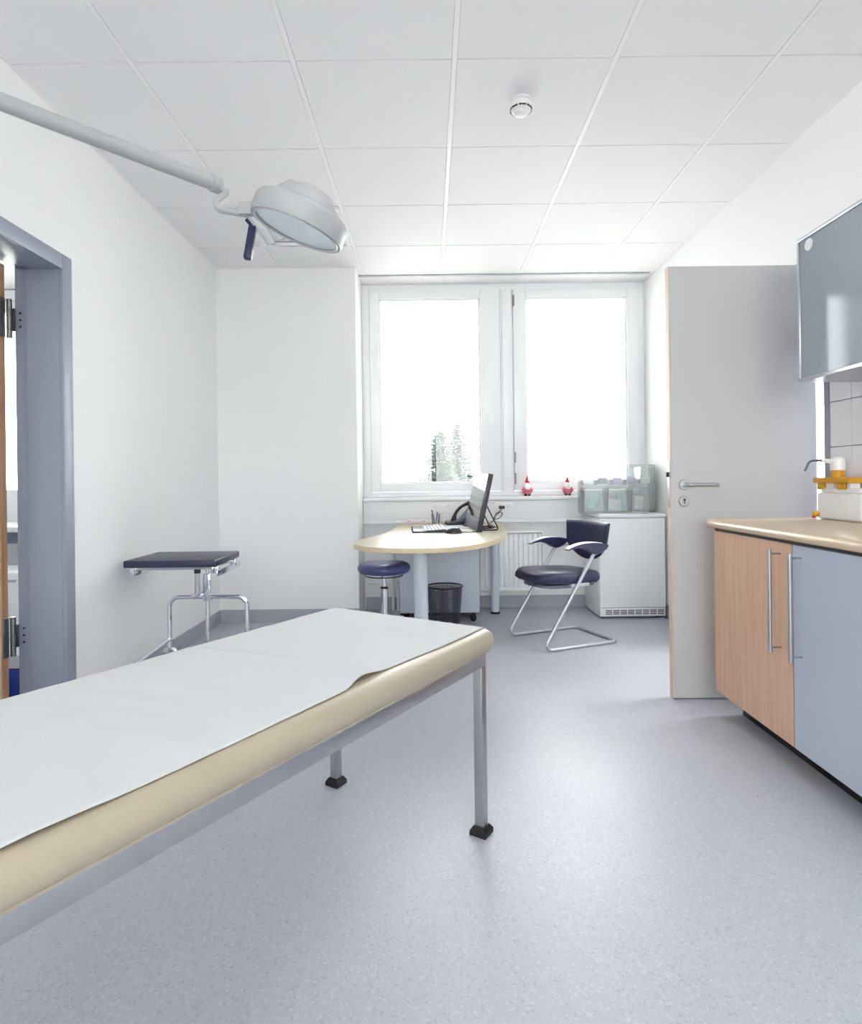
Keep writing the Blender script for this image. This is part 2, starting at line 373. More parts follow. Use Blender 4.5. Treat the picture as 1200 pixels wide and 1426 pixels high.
for z in (.415, 1.80):
    h = boxes('hinge', [(-1.836, -1.828, 2.602, 2.634, z-.085, z+.085), (-1.832, -1.812, 2.664, 2.676, z-.05, z+.05)], 'hinge_metal', d1, bev=.001)
    for a, b in ((-.085, -.045), (-.044, .044), (.045, .085)):
        bm = bmesh.new(); bmtube(bm, [(-1.822, 2.650, z+a), (-1.822, 2.650, z+b)], .0115, 14); finish('knuckle', bm, 'hinge_metal', h)
    for k in (-.03, 0, .03): lathe('screw', [(0, 0), (.0045, 0), (.0045, .003), (0, .003)], 'black', h, n=10, mtx=axis_mtx((-1.79, 2.675, z+k), (0, -1, 0)))
hl = boxes('lever', [(-2.60, -2.50, 2.545, 2.56, 1.02, 1.04), (-2.605, -2.585, 2.55, 2.60, 1.02, 1.04)], 'steel', d1, bev=.003)

# right doorway and the grey door standing open
tr2 = thing('trim_2', 'grey steel door frame at the end of the wall tiles', 'door frame', (1.9, 3.22, 0), kind=S)
boxes('architrave', [(1.786, XR, 2.718, 2.752, 0, 2.098), (1.786, XR, 3.65, 3.69, 0, 2.098), (1.786, XR, 2.752, 3.65, 2.088, 2.098)], 'steel_frame', tr2, bev=.002)
boxes('jamb', [(XR, 2.01, 2.745, 2.752, 0, 2.098), (XR, 2.01, 3.65, 3.66, 0, 2.098), (XR, 2.01, 2.752, 3.65, 2.097, 2.105)], 'steel_frame', tr2)
DX0, DX1, DY = 1.166, 1.869, 2.935
d2 = thing('door_2', 'grey door leaf standing open between the window and the beech cabinet', 'door', (1.5, DY+.02, 0), kind=S)
lf = box('leaf', (DX0+.002, DX1, DY, DY+.040, .008, 2.092), 'door_leaf', d2, bev=.0015, seg=1)
box('wooden_edge', (DX0-.0035, DX0+.002, DY+.001, DY+.039, .008, 2.092), 'door_edge', lf)
lk = box('lock_plate', (DX0-.006, DX0-.0035, DY+.010, DY+.030, .93, 1.16), 'steel', d2)
box('latch', (DX0-.016, DX0-.006, DY+.012, DY+.028, 1.075, 1.10), 'black', lk, bev=.003)
hx, hz = PX(952, 675, DY).x, PX(952, 675, DY).z
hh = lathe('handle_rose', [(0, 0), (.026, 0), (.026, .007), (.0235, .0095), (0, .0095)], 'brushed', d2, mtx=axis_mtx((hx, DY, hz), (0, -1, 0)))
tube('lever_handle', [(hx, DY-.005, hz), (hx, DY-.055, hz), (hx+.145, DY-.055, hz)], .0095, 'brushed', d2, fil=.016, n=14)
kx, kz = PX(952, 698, DY).x, PX(952, 698, DY).z
kk = lathe('key_rose', [(0, 0), (.026, 0), (.026, .006), (.0235, .0085), (0, .0085)], 'brushed', d2, mtx=axis_mtx((kx, DY, kz), (0, -1, 0)))
boxes('keyhole', [(kx-.005, kx+.005, DY-.0095, DY-.0083, kz+.002, kz+.012), (kx-.0025, kx+.0025, DY-.0095, DY-.0083, kz-.012, kz+.003)], 'black', kk, bev=.0015)
for z in (.3, 1.75): boxes('hinge_strap', [(DX1-.03, DX1-.005, 2.752, DY, z-.05, z+.05)], 'hinge_metal', d2)

# outdoors
gr = box('ground', (-200, 200, -200, 200, -3.2, -3.0), 'ground'); tag(gr, 'pale bare ground outside the window', 'ground', kind=S)
def conifer(label, u, vtop, halfw, Y, seed):
    rnd = random.Random(seed); top = PX(u, vtop, Y); base = -3.0; H = top.z - base
    t = thing('conifer_tree', label, 'tree', (top.x, Y, base), group='conifers outside the window')
    tube('trunk', [(top.x, Y, base), (top.x, Y, top.z-.4)], [.16, .02], 'bark', t, n=8)
    bm = bmesh.new(); R = halfw*Y/F
    N = 190
    for i in range(N):
        f = (i/N)**.9; z = top.z - f*H*.86; L = R*(.09 + .95*f**.9)*rnd.uniform(.6, 1.1); a = i*2.4 + rnd.uniform(-.3, .3)
        d = Vector((math.cos(a), math.sin(a), 0)); s = Vector((-d.y, d.x, 0)); o = Vector((top.x, Y, z))
        n = max(4, int(L/.11))
        for k in range(n):
            q = (k+.5)/n; c = o + d*L*q + Vector((0, 0, -.28*L*q + .22*L*q*q))
            wd = (.14 + .24*L*(1-.55*q))*rnd.uniform(.6, 1.2)
            for sg in (-1, 1):
                for dz in (0, -1):
                    p0 = c - d*.10; p1 = c + d*.16; tip = c + s*sg*wd + d*rnd.uniform(.05, .2) + Vector((0, 0, -.05 + dz*rnd.uniform(.05, .18)))
                    bm.faces.new([bm.verts.new(p) for p in (p0, p1, tip)])
    lo = Vector((top.x, Y, top.z))
    for k in range(3):
        a = k*2*PI/3; d = Vector((math.cos(a), math.sin(a), 0))*.06
        bm.faces.new([bm.verts.new(p) for p in (lo, lo+d-Vector((0, 0, .7)), lo-d*.5-Vector((0, 0, .7)))])
    finish('foliage', bm, 'needles', t, 0)
conifer('pale conifer outside, the shorter and bushier of the two', 612, 601, 52, 36, 3)
conifer('pale slender conifer outside, the taller of the two', 636, 590, 44, 46, 5)

# ================================================================== THINGS ON WALLS AND CEILING
lampdata = None
for (i, j) in sorted(FILL_LAMPS):
    x0, x1, y0, y1 = gx[i]+.012, gx[i+1]-.012, gy[j]+.012, gy[j+1]-.012
    t = thing('added_fill_light', 'added square ceiling fill light out of view with white frame', 'ceiling light', ((x0+x1)/2, (y0+y1)/2, ZC), group='added ceiling fill lights')  # fill panels added out of view to brighten the room
    boxes('fill_light_frame', [(x0, x1, y0, y0+.03, ZC-.004, ZC+.01), (x0, x1, y1-.03, y1, ZC-.004, ZC+.01), (x0, x0+.03, y0+.03, y1-.03, ZC-.004, ZC+.01), (x1-.03, x1, y0+.03, y1-.03, ZC-.004, ZC+.01)], 'white_lacquer', t)
    box('diffuser', (x0+.03, x1-.03, y0+.03, y1-.03, ZC, ZC+.006), 'fill_diffuser', t)
t = thing('added_fill_light', 'added fill light on the side room ceiling behind the open grey door', 'ceiling light', (2.75, 3.25, ZC), group='added ceiling fill lights')  # invented fixture, brightens the far floor and fridge through the doorway
boxes('fill_light_frame', [(2.25, 3.25, 2.9, 2.93, ZC-.05, ZC+.012), (2.25, 3.25, 3.57, 3.6, ZC-.05, ZC+.012), (2.25, 2.28, 2.93, 3.57, ZC-.05, ZC+.012), (3.22, 3.25, 2.93, 3.57, ZC-.05, ZC+.012)], 'white_lacquer', t)
box('diffuser', (2.28, 3.22, 2.93, 3.57, ZC-.046, ZC-.040), 'side_fill_diffuser', t)
x0, x1, y0, y1 = gx[1]+.012, gx[2]-.012, gy[12]+.012, gy[13]-.012
t = thing('air_diffuser', 'square white ceiling air diffuser behind the examination lamp head', 'air vent', ((x0+x1)/2, (y0+y1)/2, ZC))
boxes('diffuser_frame', [(x0, x1, y0, y0+.03, ZC-.016, ZC+.012), (x0, x1, y1-.03, y1, ZC-.016, ZC+.012), (x0, x0+.03, y0+.03, y1-.03, ZC-.016, ZC+.012), (x1-.03, x1, y0+.03, y1-.03, ZC-.016, ZC+.012)], 'white_lacquer', t, bev=.003)
for k in range(3):
    e = .075 + k*.075
    cx_, cy_, h_ = (x0+x1)/2, (y0+y1)/2, (x1-x0)/2 - e
    bm = bmesh.new()
    for sgn in (-1, 1):
        bmbox(bm, cx_-h_, cx_+h_, cy_+sgn*h_-.022, cy_+sgn*h_+.022, ZC-.012, ZC-.006); bmbox(bm, cx_+sgn*h_-.022, cx_+sgn*h_+.022, cy_-h_, cy_+h_, ZC-.012, ZC-.0062)
    finish('louvre', bm, 'white_lacquer', t)
box('back_plate', (x0+.03, x1-.03, y0+.03, y1-.03, ZC, ZC+.006), 'duct', t)

sd = PX(725, 140, 2.61); sx = sd.x; sy = 2.61
t = thing('smoke_detector', 'round white smoke detector on the ceiling panel', 'smoke detector', (sx, sy, ZC))
lathe('detector_base', [(0, ZC), (.047, ZC), (.047, ZC-.010), (.040, ZC-.013), (.040, ZC-.016), (0, ZC-.016)], 'white_plastic', t, (sx, sy, 0), 36)
bd = lathe('detector_body', [(0, ZC-.016), (.046, ZC-.016), (.047, ZC-.034), (.042, ZC-.046), (.030, ZC-.052), (.028, ZC-.060), (.018, ZC-.066), (0, ZC-.067)], 'white_plastic', t, (sx, sy, 0), 36)
for k in range(8):
    a = 2*PI*k/8 + PI/8 - PI/2 - PI/8
    m_ = Matrix.Translation((sx, sy, 0)) @ Matrix.Rotation(a, 4, 'Z')
    box('sensor_slot', (.040, .0462, -.0145, .0145, ZC-.044, ZC-.039), 'black', bd, mtx=m_)

rl = thing('curtain_rail', 'thin grey curtain rail fixed to the ceiling before the window', 'curtain rail', (.6, 4.83, ZC-.02))
boxes('rail_track', [(-.545, 1.765, 4.818, 4.842, ZC-.010, ZC-.002)], 'rail_grey', rl, bev=.002)
for x in (-.03, .08, 1.28): box('glider', (x-.012, x+.012, 4.822, 4.838, ZC-.020, ZC-.010), 'white_plastic', rl, bev=.002)

dk = thing('cable_duct', 'pale cable duct with power sockets under the window sill', 'cable duct', (.35, 5.0, .715))
box('duct_body', (-.545, 1.228, 4.985, YF, .745, .899), 'duct', dk, bev=.003)
box('lower_rail', (-.545, 1.228, 4.978, YF, .715, .744), 'duct', dk, bev=.003)
def socket(x):
    p = box('socket_plate', (x-.075, x+.075, 4.974, 4.985, .80, .885), 'white_plastic', dk, bev=.004)
    for s in (-.036, .036):
        lathe('socket_ring', [(.017, 0), (.027, 0), (.027, .0035), (.022, .004), (.020, -.002), (0, -.002)], 'duct', p, n=24, mtx=axis_mtx((x+s, 4.9735, .8425), (0, -1, 0)))
        for q in (-.007, .007): lathe('pin_hole', [(0, 0), (.003, 0), (.003, .001), (0, .001)], 'dark_recess', p, n=8, mtx=axis_mtx((x+s+q, 4.975, .8425), (0, -1, 0)))
socket(.11); socket(.60); socket(.33)

rd = thing('radiator', 'white ribbed panel radiator under the cable duct behind the desk', 'radiator', (.36, 5.0, .15))
bm = bmesh.new(); X0, X1 = -.20, .91; n = 28; p = (X1-X0)/n; prof = []
for k in range(n):
    a = X0 + k*p
    prof += [(a+.002, 4.962), (a+p*.25, 4.948), (a+p*.75, 4.948), (a+p-.002, 4.962)]
prof += [(X1, 4.972), (X0, 4.972)]
bmprism(bm, prof, .185, .625); finish('ribbed_panel', bm, 'radiator', rd, 20)
box('back_panel', (X0, X1, 5.03, 5.045, .165, .645), 'radiator', rd)
box('top_cover', (X0-.004, X1+.004, 4.944, 5.048, .632, .65), 'radiator', rd, bev=.004)
box('bottom_bar', (X0, X1, 4.944, 4.975, .16, .19), 'radiator', rd, bev=.004)
for x in (X0-.006, X1): box('side_cover', (x, x+.006, 4.944, 5.048, .16, .645), 'radiator', rd, bev=.002)
vx = -.27
tube('supply_pipe', [(X0, 5.0, .22), (vx, 5.0, .22), (vx, 5.0, .0)], .011, 'radiator', rd, fil=.02)
tube('return_pipe', [(X0, 5.0, .60), (vx-.04, 5.0, .60), (vx-.04, 5.0, .0)], .011, 'radiator', rd, fil=.02)
lathe('valve_knob', [(0, 0), (.022, 0), (.024, .02), (.022, .07), (.015, .078), (0, .078)], 'white_plastic', rd, mtx=axis_mtx((vx-.04, 5.0, .60), (0, -1, 0)))
for z in (.22, .33): lathe('pipe_union', [(0, 0), (.018, 0), (.018, .03), (0, .03)], 'steel', rd, n=6, mtx=axis_mtx((vx, 4.985, z), (0, -1, 0)))
tube('wall_pipe', [(-.52, 5.04, .23), (vx-.05, 5.04, .23)], .012, 'radiator', rd)

# ================================================================== EXAMINATION COUCH
L = Vector((-.535, -.845, 0)).normalized(); crot = math.atan2(L.y, L.x)
co = thing('examination_couch', 'beige padded examination couch on square steel legs', 'examination couch', (.145, 1.852, 0), crot)
CW, CL = .58, 1.80
for x in (0, CL):
    for y in (0, -CW):
        lg = box('leg', (x-.015, x+.015, y-.015, y+.015, .02, .510), 'brushed', co, bev=.002)
        bm = bmesh.new(); A = [(-.026, .0), (-.026, .012), (-.018, .024)]
        vs = []
        for h_, s in ((0, .027), (.013, .027), (.026, .0185)):
            vs.append([bm.verts.new((x+a*s, y+b*s, h_)) for a, b in ((-1, -1), (1, -1), (1, 1), (-1, 1))])
        for A_, B_ in zip(vs, vs[1:]):
            for k in range(4): bm.faces.new((A_[k], A_[(k+1) % 4], B_[(k+1) % 4], B_[k]))
        bm.faces.new(vs[0][::-1]); bm.faces.new(vs[-1])
        finish('foot_cap', bm, 'rubber', lg, 20)
for y in (0, -CW): box('side_rail', (-.015, CL+.015, y-.015, y+.015, .510, .551), 'brushed', co, bev=.002)
for x in (0, CL): box('end_rail', (x-.015, x+.015, -CW+.015, -.015, .510, .551), 'brushed', co, bev=.002)
box('cross_rail', (CL/2-.015, CL/2+.015, -CW+.015, -.015, .525, .551), 'brushed', co)
cx0, cx1, cy0, cy1, cz0, cz1 = -.045, CL+.06, -CW-.038, .04, .552, .621
RR = .033
box('base_board', (cx0+.018, cx1-.018, cy0+.018, cy1-.018, .5512, .566), 'couch_vinyl', co)
box('cushion', (cx0, cx1, cy0, cy1, cz0, cz1), 'couch_vinyl', co, bev=RR, seg=8)
# paper sheet: follows the cushion top and rolls over its far end and far side
def edge_drop(d): d = max(0, min(d, RR*.93)); return RR - math.sqrt(max(0, RR*RR - d*d))
def paper(a, b):
    x = cx0 + .006 + (CL + .03 - cx0)*a
    ye = cy1 - RR + .001 + .0015*math.sin(x*7) - .016*(.5 - .5*math.tanh((x-.60)/.025))*(.5+.5*math.tanh((x-.30)/.12)) - .004*max(0, x-1.1)
    y = ye + (cy0 + .006 - ye)*b
    z = cz1 + .0016
    z -= edge_drop((cx0+RR)-x) + edge_drop((cy0+RR)-y)
    near = math.exp(-(b/.10)**2)
    z -= edge_drop(y - (cy1-RR))*.9
    z += near*(.0004*(1+math.sin(x*11+.6)) + .010*math.exp(-((x-.55)/.05)**2) + .004*math.exp(-((x-1.25)/.09)**2))*min(1, max(0, (x-cx0-.05)/.1))
    xr = .50 + .10*b
    z += (.0065*math.exp(-((x-xr)/.022)**2) + .0045*math.exp(-((x-.98-.1*b)/.03)**2) + .0011*(1+math.sin(x*38+b*3+2*math.sin(b*4))) + .0006*(1+math.sin(b*27+x*5)) + .0010*(1+math.sin(x*71+3*math.sin(b*5))))*min(1, max(0, (x-cx0-.05)/.1))*min(1, max(0, (1-b)/.12))*min(1, .12 + b/.14)
    return Vector((x, y, z))
bm = bmesh.new(); NU, NV = 220, 60
g = [[bm.verts.new(paper((i/NU)**1.0, j/NV)) for j in range(NV+1)] for i in range(NU+1)]
for i in range(NU):
    for j in range(NV): bm.faces.new((g[i][j], g[i][j+1], g[i+1][j+1], g[i+1][j]))
pp = finish('paper_sheet', bm, 'paper', None, 60)
pp.location = Vector((.145, 1.852, 0)) + Matrix.Rotation(crot, 3, 'Z') @ pp.location; pp.rotation_euler = (0, 0, crot)
sm = pp.modifiers.new('thickness', 'SOLIDIFY'); sm.thickness = .0008; sm.offset = 1
tag(pp, 'white paper sheet covering the top of the examination couch', 'paper sheet')

# ================================================================== EXAMINATION LAMP (wall arm)
lp = thing('examination_lamp', 'light grey examination lamp on a long wall-mounted arm above the couch', 'lamp', (-1.59, .5, 1.8))
A1 = PX(300, 257, 1.75); A0 = PX(0, 141, 1.33); dirn = (A0 - A1).normalized()
tt = (A1.x - (-1.53))/(-dirn.x); PIV = A1 + dirn*tt
tube('arm', [A1, PIV], .0195, 'lamp_grey', lp, n=20)
bm = bmesh.new(); bmtube(bm, [A1+dirn*.016, A1+dirn*.012, A1-dirn*.012, A1-dirn*.018], [.0215, .0235, .0235, .018], 20); finish('arm_collar', bm, 'lamp_grey', lp, 50)
el = [A1-dirn*.010, PX(311, 264, 1.75), PX(315, 269, 1.747), PX(302, 280, 1.742), PX(306, 291, 1.738), PX(326, 295, 1.735), PX(346, 299, 1.730)]
tube('elbow_bar', spline([tuple(p) for p in el], 6, False), .0098, 'lamp_grey', lp, n=14)
up = Vector((.356, -.035, .936)).normalized()
Lc = PX(413, 320, 1.72); HM = axis_mtx(Lc, up)
hs = lathe('head_housing', [(.120, -.004), (.131, -.004), (.134, .004), (.134, .042), (.130, .054), (.116, .061), (.094, .066), (.088, .084), (.070, .106), (.042, .118), (0, .121)], 'lamp_grey', lp, n=56, mtx=HM)
ln = lathe('lens', [(0, .001), (.121, .001), (.121, .004), (0, .004)], 'lens', lp, n=56, mtx=HM)
lathe('reflector', [(.116, .006), (.100, .022), (.05, .034), (0, .038)], 'chrome', ln, n=40, mtx=HM)
lathe('lens_ring', [(.117, -.005), (.122, -.006), (.124, -.002), (.117, -.001), (.117, -.005)], 'alu', ln, n=56, mtx=HM)
bj = PX(346, 290, 1.725)
bm = bmesh.new(); bmbox(bm, -.026, .022, -.012, .012, -.020, .016, bev=.003, mtx=Matrix.Translation(bj)); finish('head_bracket', bm, 'lamp_grey', lp)
h0, h1 = PX(352, 316, 1.72), PX(344.5, 361, 1.70)
zz = (h1-h0).normalized(); hm = axis_mtx(h0, zz)
xa = Vector((1, 0, 0)); xa = (xa - zz*xa.dot(zz)).normalized(); ya = zz.cross(xa)
hm = Matrix.Translation(h0) @ Matrix((xa, ya, zz)).transposed().to_4x4()
hn = box('grip_handle', (-.0105, .0105, -.009, .009, 0, (h1-h0).length), 'navy_plastic', lp, bev=.003, mtx=hm)
tube('grip_stem', [PX(343, 306, 1.722), PX(349, 313, 1.72), h0 + zz*.006], .005, 'navy_plastic', hn)
ox = PX(359, 300, 1.70)
# wall bracket (the arm's pivot)
tube('pivot_post', [PIV + Vector((0, 0, -.16)), PIV + Vector((0, 0, .06))], .026, 'lamp_grey', lp, n=20)
box('wall_bracket', (XL, XL+.022, PIV.y-.06, PIV.y+.06, PIV.z-.20, PIV.z+.10), 'lamp_grey', lp, bev=.006)
boxes('bracket_arm', [(XL+.022, PIV.x, PIV.y-.018, PIV.y+.018, PIV.z-.15, PIV.z-.11)], 'lamp_grey', lp, bev=.003)
boxes('bracket_arm', [(XL+.022, PIV.x, PIV.y-.018, PIV.y+.018, PIV.z+.02, PIV.z+.055)], 'lamp_grey', lp, bev=.003)

# ================================================================== INSTRUMENT SIDE TABLE
BX0, BX1, BY0, BY1, BZ = -1.558, -1.092, 3.08, 3.478, .682
st = thing('instrument_table', 'small navy-topped table on a chrome tube stand by the wall', 'side table', (-1.32, 3.3, 0))
box('padded_top', (BX0, BX1, BY0, BY1, BZ-.036, BZ), 'navy_board', st, bev=.006, seg=3)
box('top_frame', (BX0+.03, BX1-.03, BY0+.04, BY1-.04, BZ-.052, BZ-.037), 'steel', st)
# clamp rail on the window-facing side edges
rr = boxes('side_rail', [(BX1-.012, BX1-.004, BY0+.05, BY1+.03, BZ-.090, BZ-.062)], 'chrome', st, bev=.002)
for y in (BY0+.07, BY1-.05): box('rail_spacer', (BX1-.040, BX1-.004, y-.012, y+.012, BZ-.075, BZ-.037), 'chrome', st, bev=.002)
rr = boxes('side_rail', [(BX0+.024, BX0+.032, BY0+.03, BY1, BZ-.085, BZ-.060)], 'chrome', st, bev=.002)
for y in (BY0+.04, BY1-.05): box('rail_spacer', (BX0+.018, BX0+.050, y-.012, y+.012, BZ-.070, BZ-.037), 'chrome', st, bev=.002)
LY = 3.43
pc = PX(289, 840, LY); lx = PX(236, 850, LY).x; rx = PX(344, 850, LY).x; bz = PX(290, 831, LY).z
tube('bow_frame', [(lx, LY, .115), (lx, LY, bz), (rx, LY, bz), (rx, LY, .115)], .0125, 'chrome', st, fil=.055, n=14)
tube('center_post', [(pc.x, LY, .16), (pc.x, LY, BZ-.062)], .011, 'chrome', st, n=14)
box('post_bracket', (pc.x-.022, pc.x+.022, LY-.016, LY+.016, bz-.02, BZ-.12), 'chrome', st, bev=.003)
sp = PX(275, 805, LY-.05)
tube('height_spring', [(sp.x, LY-.05, bz+.03), (sp.x, LY-.05, BZ-.05)], .0155, 'alu', st, n=14)
tube('spring_rod', [(sp.x, LY-.05, BZ-.11), (sp.x, LY-.05, BZ-.05)], .0175, 'dark_plastic', st, n=14)
boxes('spring_clamp', [(sp.x-.028, pc.x, LY-.07, LY-.01, bz+.012, bz+.03)], 'chrome', st, bev=.002)
for x in (lx, rx):
    tube('floor_tube', [(x, LY, .195), (x, 3.03, .175)], .0115, 'chrome', st, n=14)
    for y in (LY, 3.04):
        z = .115
        lathe('castor_cap', [(0, .122), (.034, .122), (.039, .131), (.031, .143), (.0145, .149), (.013, .19), (0, .19)], 'chrome', st, (x, y, 0), 28)
        cw = lathe('castor_wheel', [(0, -.012), (.042, -.012), (.046, -.006), (.046, .006), (.042, .012), (0, .012)], 'rubber', st, n=28, mtx=axis_mtx((x, y-.012, .0465), (1, 0, 0)))
        boxes('castor_fork', [(x-.020, x-.014, y-.025, y+.012, .04, .122), (x+.014, x+.020, y-.025, y+.012, .04, .122)], 'chrome', cw)

# ================================================================== DESK AND WHAT STANDS BY IT
DZ = .72
def dxy(u, v):
    du, dv = u-U0, v-V0; b = dv + TH*du; Y = (CH-DZ)*F/b; return ((du - TH*dv)/F*Y, Y)
left = [(-.265, 4.97), (-.262, 4.75), (-.270, 4.45), (-.290, 4.18), (-.335, 3.95), (-.395, 3.75), (-.432, 3.60), (-.438, 3.48)]
front = [(-.41, 3.36), (-.34, 3.26), (-.22, 3.185), (-.06, 3.155), (.08, 3.18), (.20, 3.26), (.32, 3.42), (.41, 3.63), (.485, 3.92), (.530, 4.20), (.553, 4.50), (.56, 4.75), (.56, 4.97)]
outl = [(p.x, p.y) for p in spline(left+front, 4, False)]
dkt = thing('desk', 'pale maple desk with a rounded end on grey tube legs', 'desk', (.1, 4.0, 0))
prism('desktop', outl, DZ-.027, DZ, 'desk_top', dkt, bev=.0025)
bm = bmesh.new(); n = len(outl)
vs = []
for i, p in enumerate(outl):
    a, b = Vector(outl[max(0, i-1)]), Vector(outl[min(n-1, i+1)]); d = (b-a).normalized(); nn = Vector((-d.y, d.x))
    if nn.dot(Vector(p)-Vector((.1, 4.1))) < 0: nn = -nn
    q = Vector(p) + nn*.0015; q0 = Vector(p) - nn*.0005
    vs.append([bm.verts.new((q0.x, q0.y, DZ-.025)), bm.verts.new((q.x, q.y, DZ-.025)), bm.verts.new((q.x, q.y, DZ-.002)), bm.verts.new((q0.x, q0.y, DZ-.002))])
for A_, B_ in zip(vs, vs[1:]):
    for k in range(4): bm.faces.new((A_[k], B_[k], B_[(k+1) % 4], A_[(k+1) % 4]))
bm.faces.new(vs[0]); bm.faces.new(vs[-1][::-1])
finish('edge_band', bm, 'desk_edge', dkt, 40)
for x, y, r in ((-.057, 3.46, .040), (.512, 4.86, .033), (-.21, 4.86, .033)):
    lg = lathe('leg', [(0, .018), (r, .018), (r, DZ-.032), (0, DZ-.032)], 'desk_leg', dkt, (x, y, 0), 32)
    lathe('foot_pad', [(0, 0), (r*1.12, 0), (r*1.12, .010), (r*.9, .018), (0, .018)], 'rubber', lg, (x, y, 0), 28)
    box('mounting_plate', (x-.05, x+.05, y-.05, y+.05, DZ-.032, DZ-.028), 'desk_leg', dkt)

pd = thing('rolling_pedestal', 'grey rolling pedestal cabinet standing under the desk', 'pedestal', (.06, 4.75, 0))
box('pedestal_body', (-.238, .368, 4.60, 4.86-.04, .065, .62), 'pedestal', pd, bev=.004)
fr = box('front_panel', (-.232, .362, 4.584, 4.60, .075, .612), 'pedestal', pd, bev=.003)
box('plinth_bar', (-.15, .33, 4.60, 4.63, .045, .065), 'black', pd)
for x in (-.19, .32):
    for y in (4.605, 4.79):
        c_ = lathe('castor', [(0, -.016), (.024, -.016), (.030, -.008), (.030, .008), (.024, .016), (0, .016)], 'rubber', pd, n=20, mtx=axis_mtx((x, y, .030), (1, .25, 0)))
        lathe('castor_stem', [(0, .055), (.012, .055), (.012, .066), (0, .066)], 'black', c_, (x, y, 0), 12)

# waste basket: a real wire mesh
wx, wy, wh, r0, r1 = PX(619, 830, 4.35).x, 4.35, .315, .100, .128
wbk = thing('waste_basket', 'dark wire mesh waste basket in front of the grey pedestal', 'waste basket', (wx, wy, 0))
bm = bmesh.new(); NS, NH = 84, 26
def wp(a, h, dr=0): r = r0 + (r1-r0)*h/wh + dr; return (wx + r*math.cos(a), wy + r*math.sin(a), h)
for k in range(NS):
    a = 2*PI*k/NS; da = .015
    bm.faces.new([bm.verts.new(p) for p in (wp(a-da, .008), wp(a+da, .008), wp(a+da, wh-.006), wp(a-da, wh-.006))])
for j in range(NH):
    h = .012 + (wh-.026)*j/NH
    ra = [bm.verts.new(wp(2*PI*k/42, h, .0008)) for k in range(42)]; rb = [bm.verts.new(wp(2*PI*k/42, h+.0032, .0008)) for k in range(42)]
    for k in range(42): bm.faces.new((ra[k], ra[(k+1) % 42], rb[(k+1) % 42], rb[k]))
mw = finish('mesh_wall', bm, 'dark_plastic', wbk, 0); mw['kind'] = 'stuff'
tube('rim', [wp(2*PI*k/40, wh-.002) for k in range(40)], .0055, 'black', wbk, closed=True, n=8)
lathe('bottom_plate', [(0, 0), (r0+.002, 0), (r0+.003, .014), (r0-.003, .014), (r0-.004, .004), (0, .004)], 'black', wbk, (wx, wy, 0), 40)

# stool
sx_, sy_ = PX(534.5, 790, 4.06).x, 4.06
sl = thing('swivel_stool', 'round blue padded swivel stool on a chrome column at the desk', 'stool', (sx_, sy_, 0))
sz = .528
lathe('seat', [(0, sz-.072), (.13, sz-.072), (.160, sz-.066), (.174, sz-.050), (.176, sz-.034), (.170, sz-.016), (.150, sz-.004), (.11, sz), (0, sz)], 'navy_stool', sl, (sx_, sy_, 0), 48)
lathe('seat_plate', [(0, sz-.088), (.035, sz-.088), (.085, sz-.0725), (0, sz-.0725)], 'dark_plastic', sl, (sx_, sy_, 0), 24)
rg = tube('release_ring', [(sx_ + .125*math.cos(2*PI*k/36), sy_ + .125*math.sin(2*PI*k/36), sz-.086) for k in range(36)], .004, 'dark_plastic', sl, closed=True, n=8)
bm = bmesh.new()
for k in range(3): a = k*2*PI/3+.4; bmtube(bm, [(sx_+.02*math.cos(a), sy_+.02*math.sin(a), sz-.092), (sx_+.124*math.cos(a), sy_+.124*math.sin(a), sz-.086)], .003, 6)
finish('ring_spokes', bm, 'dark_plastic', rg)
lathe('gas_rod', [(0, .30), (.0135, .30), (.0135, sz-.088), (0, sz-.088)], 'chrome', sl, (sx_, sy_, 0), 20)
lathe('rod_collar', [(0, .352), (.026, .352), (.026, .362), (.02, .366), (0, .366)], 'dark_plastic', sl, (sx_, sy_, 0), 20)
lathe('column', [(0, .085), (.025, .085), (.0245, .352), (0, .352)], 'chrome', sl, (sx_, sy_, 0), 24)
for k in range(5):
    a = 2*PI*k/5 + .3; d = Vector((math.cos(a), math.sin(a), 0)); o = Vector((sx_, sy_, 0))
    lg = tube('base_arm', [o + d*.015 + Vector((0, 0, .105)), o + d*.12 + Vector((0, 0, .095)), o + d*.235 + Vector((0, 0, .075))], [.018, .015, .011], 'chrome', sl, n=10)
    lathe('castor', [(0, -.014), (.022, -.014), (.0265, -.007), (.0265, .007), (.022, .014), (0, .014)], 'rubber', lg, n=18, mtx=axis_mtx(o + d*.235 + Vector((0, 0, .0265)), (-d.y, d.x, 0)))
    tube('castor_pin', [o + d*.235 + Vector((0, 0, .05)), o + d*.235 + Vector((0, 0, .078))], .006, 'black', lg, n=8)

# ---- on the desk
mo = thing('computer_screen', 'slim all-in-one computer screen propped on a wire easel on the desk', 'computer screen', (.29, 4.36, DZ), math.radians(5), )
